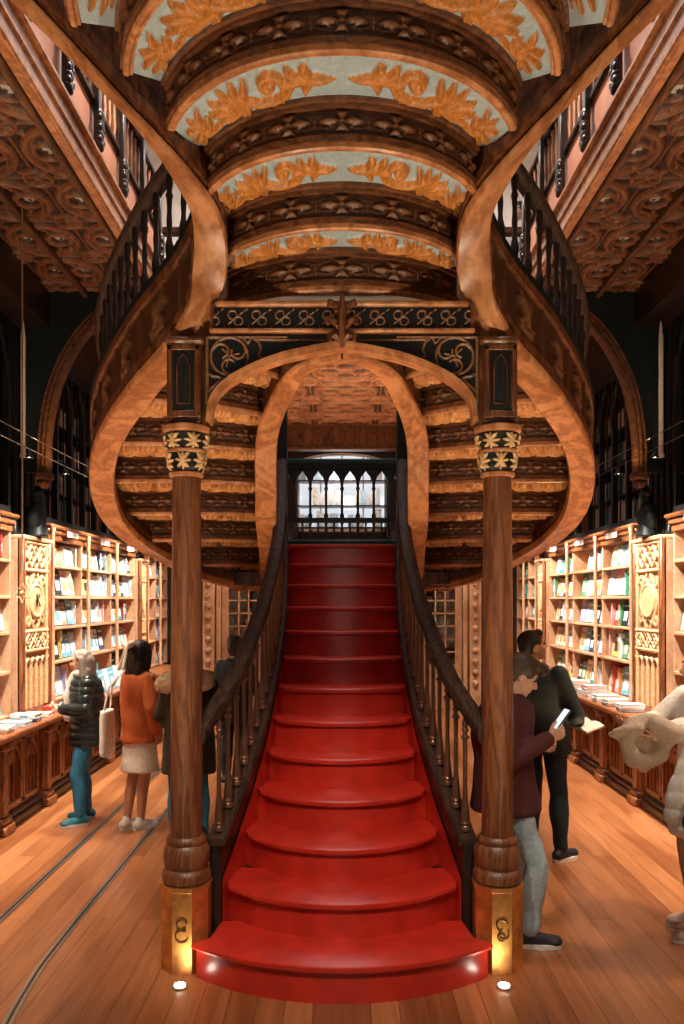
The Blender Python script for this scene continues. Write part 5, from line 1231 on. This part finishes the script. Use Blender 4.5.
for k in range(12):
    a = PI*.25+k*(1.5*PI)/11; q.ball(n0+V((.20*math.cos(a), -.05-.14*abs(math.sin(a))*(1 if math.sin(a) < 0 else -.2), -.02-.03*math.cos(a*2))), (.092, .08, .088), n=8)
blob(q, 'fur_hood', 'fur_cream', o, voxel=.009, smooth=2, fold=.018, ff=75, zs=1)
# --- person beyond the left handrail
o, J, hp, HR = person('person in navy coat and dark cap seen over the left handrail of the red steps', (-1.08, 8.0, 0), math.radians(-12), .86, dict(eR=(.25, .02, 1.12), wR=(.15, .22, 1.05)))
shirt(o, J, 'coat_navy', hem=.72, w=.22, slr=.02); trousers(o, J, 'denim_dark'); shoes(o, J, 'shoe_black')
q = MB(); hair_cap(q, hp, HR, vol=1.05); blob(q, 'hair', 'hair_dark', o, voxel=.009, smooth=3, fold=.0045, ff=150, zs=.12)
q = MB(); q.lathe([(.088, 0), (.094, .02), (.092, .06), (.06, .095), (.01, .105)], hp(0, -.015, .045), 20); q.build('knit_cap', 'hair_dark', o)
MB().tube([(.14, .13, 1.30), (.13, .04, 1.475), (.12, -.12, 1.42), (.05, -.18, 1.2)], .014, 8).build('bag_strap', 'denim_pale', o)
# --- youth with the phone, leaning by the right column
o, J, hp, HR = person('young man in maroon hoodie and pale jeans looking at his phone by the right column', (.93, 4.36, 0), math.radians(-96), .925,
    dict(pel=(0, -.04, .90), chest=(0, -.06, 1.25), neck=(0, -.01, 1.43), head=(0, .065, 1.555), pitch=-.52, sR=(.175, -.04, 1.38), sL=(-.175, -.04, 1.38), eR=(.23, -.05, 1.08), wR=(.10, .20, 1.20), eL=(-.23, -.03, 1.08), wL=(-.12, .17, 1.12),
         hR=(.09, -.03, .88), hL=(-.09, -.03, .88), kR=(.11, .13, .48), aR=(.12, .09, .085), kL=(-.09, .06, .48), aL=(-.09, -.04, .085), dR=(-.15, .8, .35), nR=(-.8, .0, .35), dL=(.3, .8, 0), nL=(.8, 0, .5), curl=.7, tR=0.05))
shirt(o, J, 'maroon', hem=.76, w=.215, hemw=.225, fold=.008, slr=.018, depth=.92, name='hoodie'); trousers(o, J, 'denim_pale', fold=.007, to=.95); shoes(o, J, 'shoe_black')
q = MB(); q.ball(hp(0, -.022, .04), (.087, .10, .092), rot=HR); q.ball(hp(0, -.055, .0), (.08, .062, .085), rot=HR); q.ball(hp(0, .055, .085), (.062, .05, .038), rot=HR); q.ball(hp(.02, .085, .070), (.045, .028, .028), rot=HR)
blob(q, 'hair', 'hair_brown', o, voxel=.007, smooth=2, fold=.006, ff=70)
q = MB(); n0 = J['neck']; q.cap(n0+V((-.07, -.07, -.02)), n0+V((.07, -.07, -.02)), .055, .055); q.cap(n0+V((-.09, -.02, -.0)), n0+V((-.05, .05, -.03)), .04, .03); q.cap(n0+V((.09, -.02, -.0)), n0+V((.05, .05, -.03)), .04, .03); blob(q, 'hood', 'maroon', o, voxel=.009, fold=.004)
ph = empty('phone', (0, 0, 0)); q = MB(); q.box((0, 0, 0), (.068, .009, .135), bev=.003, mat='shoe_black'); q.box((0, -.005, 0), (.062, .001, .125), mat='screen'); q.box((0, .005, 0), (.066, .001, .133), mat='nylon_white')
q.build('phone_body', None, ph); ph.location = (1.185, 4.30, 1.205); ph.rotation_euler = (math.radians(-38), 0, math.radians(-80)); tag(ph, 'pale smartphone held up by the young man in maroon', 'phone')
# --- man in black jacket
o, J, hp, HR = person('man in black jacket and dark jeans, back turned, looking up at the right shelves', (1.44, 5.72, 0), math.radians(-38), .955,
    dict(yaw=-.75, pitch=.20, pel=(0, -.0, .93), chest=(-.02, -.05, 1.27), neck=(-.04, -.06, 1.45), head=(-.05, -.05, 1.59), sR=(.17, -.06, 1.39), sL=(-.20, -.04, 1.39), eR=(.27, -.03, 1.10), wR=(.20, .20, 1.00), eL=(-.25, .02, 1.12), wL=(-.02, .26, 1.02),
         dR=(-.2, .9, -.1), nR=(-.2, 0, 1), dL=(.3, .9, 0), nL=(0, 0, 1), kR=(.12, .03, .49), aR=(.15, .0, .085), kL=(-.09, .04, .49), aL=(-.08, -.05, .085), curl=.35, tR=-.25, tL=.15), skin='skin_tan')
shirt(o, J, 'jacket_black', hem=.80, w=.232, fold=.007, slr=.022, depth=.70, lenS=.9); trousers(o, J, 'denim_dark'); shoes(o, J, 'shoe_black')
q = MB(); q.ball(hp(0, -.020, .042), (.083, .096, .086), rot=HR); q.ball(hp(0, -.052, .005), (.077, .062, .075), rot=HR); q.ball(hp(0, .05, .088), (.058, .045, .03), rot=HR); blob(q, 'hair', 'hair_dark', o, voxel=.007, smooth=2, fold=.003, ff=80)
bk = empty('open_book', (1.72, 5.68, .955)); bk.scale = (.78, .78, .78); bk.rotation_euler = (math.radians(12), math.radians(8), math.radians(-60)); tag(bk, 'open book held by the man in the black jacket', 'book')
q = MB()
for s_ in (-1, 1):
    xs_ = np.linspace(0, .15, 8)*s_; zs_ = .012+.018*np.sin(np.linspace(0, PI, 8)); prof_ = [(x, z) for x, z in zip(xs_, zs_)]+[(xs_[-1], .003), (0, .003)]
    q.poly_xz(prof_, -.11, .11, mat='paper')
q.box((0, 0, 0), (.31, .225, .004), mat='cover_tan'); q.build('pages', None, bk, smooth=False)
# --- woman at the right edge with the scarf and bag
o, J, hp, HR = person('woman in white top and beige trousers carrying a beige coat at right frame edge', (2.0, 4.42, 0), math.radians(97), .93,
    dict(yaw=-.2, eR=(.23, .16, 1.22), wR=(.10, .36, 1.24), eL=(-.24, .14, 1.27), wL=(-.16, .37, 1.22), dR=(-.2, .9, 0), dL=(.1, .9, 0), nR=(0, 0, 1), nL=(0, 0, 1), kL=(-.10, .05, .49), aL=(-.10, .06, .085), aR=(.12, -.03, .085)))
shirt(o, J, 'cotton_white', hem=.82, w=.20, fold=.007, slr=.032, name='top'); trousers(o, J, 'trouser_beige'); shoes(o, J, 'beige_wool')
q = MB(); hair_cap(q, hp, HR, vol=1.05); q.cap(hp(0, -.07, 0), hp(0, -.09, -.2), .07, .05); blob(q, 'hair', 'hair_brown', o, voxel=.009, smooth=3, fold=.0045, ff=150, zs=.12)
sc_ = empty('beige_coat', (1.63, 4.20, 1.02)); sc_.scale = (.82, .82, .82); tag(sc_, 'beige woollen coat bundled over the forearm at the right frame edge', 'coat')
q = MB()
ring = [(.10, 0, .10), (.06, 0, .20), (-.03, 0, .235), (-.12, 0, .19), (-.16, 0, .09), (-.12, 0, .0), (-.02, .0, -.03), (.06, 0, .02)]
for k in range(8): a, b_ = V(ring[k]), V(ring[(k+1) % 8]); q.cap(a+V((0, .03*math.sin(k), 0)), b_+V((0, .03*math.sin(k+1), 0)), .052+.012*(k % 2), .052+.012*((k+1) % 2))
q.cap((-.10, -.03, .19), (-.24, -.03, .17), .05, .022); q.cap((-.16, 0, .12), (-.26, .0, .15), .04, .02); q.cap((.02, -.04, .22), (.12, -.04, .16), .06, .07); q.cap((-.05, .05, .1), (-.02, .06, -.06), .07, .05); q.cap((-.1, -.02, .02), (-.05, -.02, -.07), .05, .035)
blob(q, 'coat_bundle', 'beige_wool', sc_, voxel=.009, fold=.010, ff=34)
hb_ = empty('quilted_bag', (1.83, 4.08, .62)); tag(hb_, 'white quilted shoulder bag with thin black strap at the right frame edge', 'bag')
q = MB(); q.lathe([(.10, .0), (.17, .03), (.20, .12), (.19, .24), (.15, .36), (.11, .46), (.06, .52)], (.02, 0, 0), 24, squash=.42); q.cap((-.10, 0, .07), (-.02, 0, .03), .06, .06); blob(q, 'bag_body', 'nylon_white', hb_, voxel=.010, quilt=.008, fold=.008, ff=16, qs=.085)
MB().tube([(.05, -.10, .62), (.0, -.105, .50), (-.06, -.10, .32), (-.12, -.105, .12), (-.10, -.10, .04), (-.03, -.09, -.04)], .010, 8).build('strap', 'strap_black', hb_)
# --- someone up on the gallery
o, J, hp, HR = person('person with dark hair in a white shirt standing on the upper gallery at right', (2.12, 9.5, 5.01), math.radians(140), .93, {}, eyes=False)
shirt(o, J, 'cotton_white', hem=.85, w=.19, name='shirt'); trousers(o, J, 'denim_dark')
q = MB(); hair_cap(q, hp, HR, vol=1.1); blob(q, 'hair', 'hair_dark', o, voxel=.012, smooth=2)
# world: pale daylight above the skylight, only reaching the upper hall
wd = bpy.data.worlds.new('World'); bpy.context.scene.world = wd; wd.use_nodes = True
bg = wd.node_tree.nodes['Background']; bg.inputs['Color'].default_value = (.85, .92, 1.0, 1); bg.inputs['Strength'].default_value = .7
area((0, -3.6, 2.6), (0, 3, 1.6), 22, 3.0, 2.4, (1, .86, .70))  # added fill behind the camera
area((0, 6.5, 8.7), (0, 6.5, 0), 110, 3.0, 9.5, (1, .90, .84))
cam = bpy.data.cameras.new('camera'); co = bpy.data.objects.new('camera', cam); C.objects.link(co)
co.location = (0, 0, H); co.rotation_euler = (PI/2, 0, 0)
cam.sensor_fit = 'VERTICAL'; cam.sensor_height = 36; cam.lens = 795*36/1024
cam.shift_y = (600-512)/1024; cam.clip_end = 60; cam.clip_start = .05
sc = bpy.context.scene; sc.camera = co
sc.view_settings.view_transform = 'Standard'; sc.view_settings.look = 'None'; sc.view_settings.gamma = 1; sc.view_settings.use_curve_mapping = False
sc.view_settings.exposure = 0.33
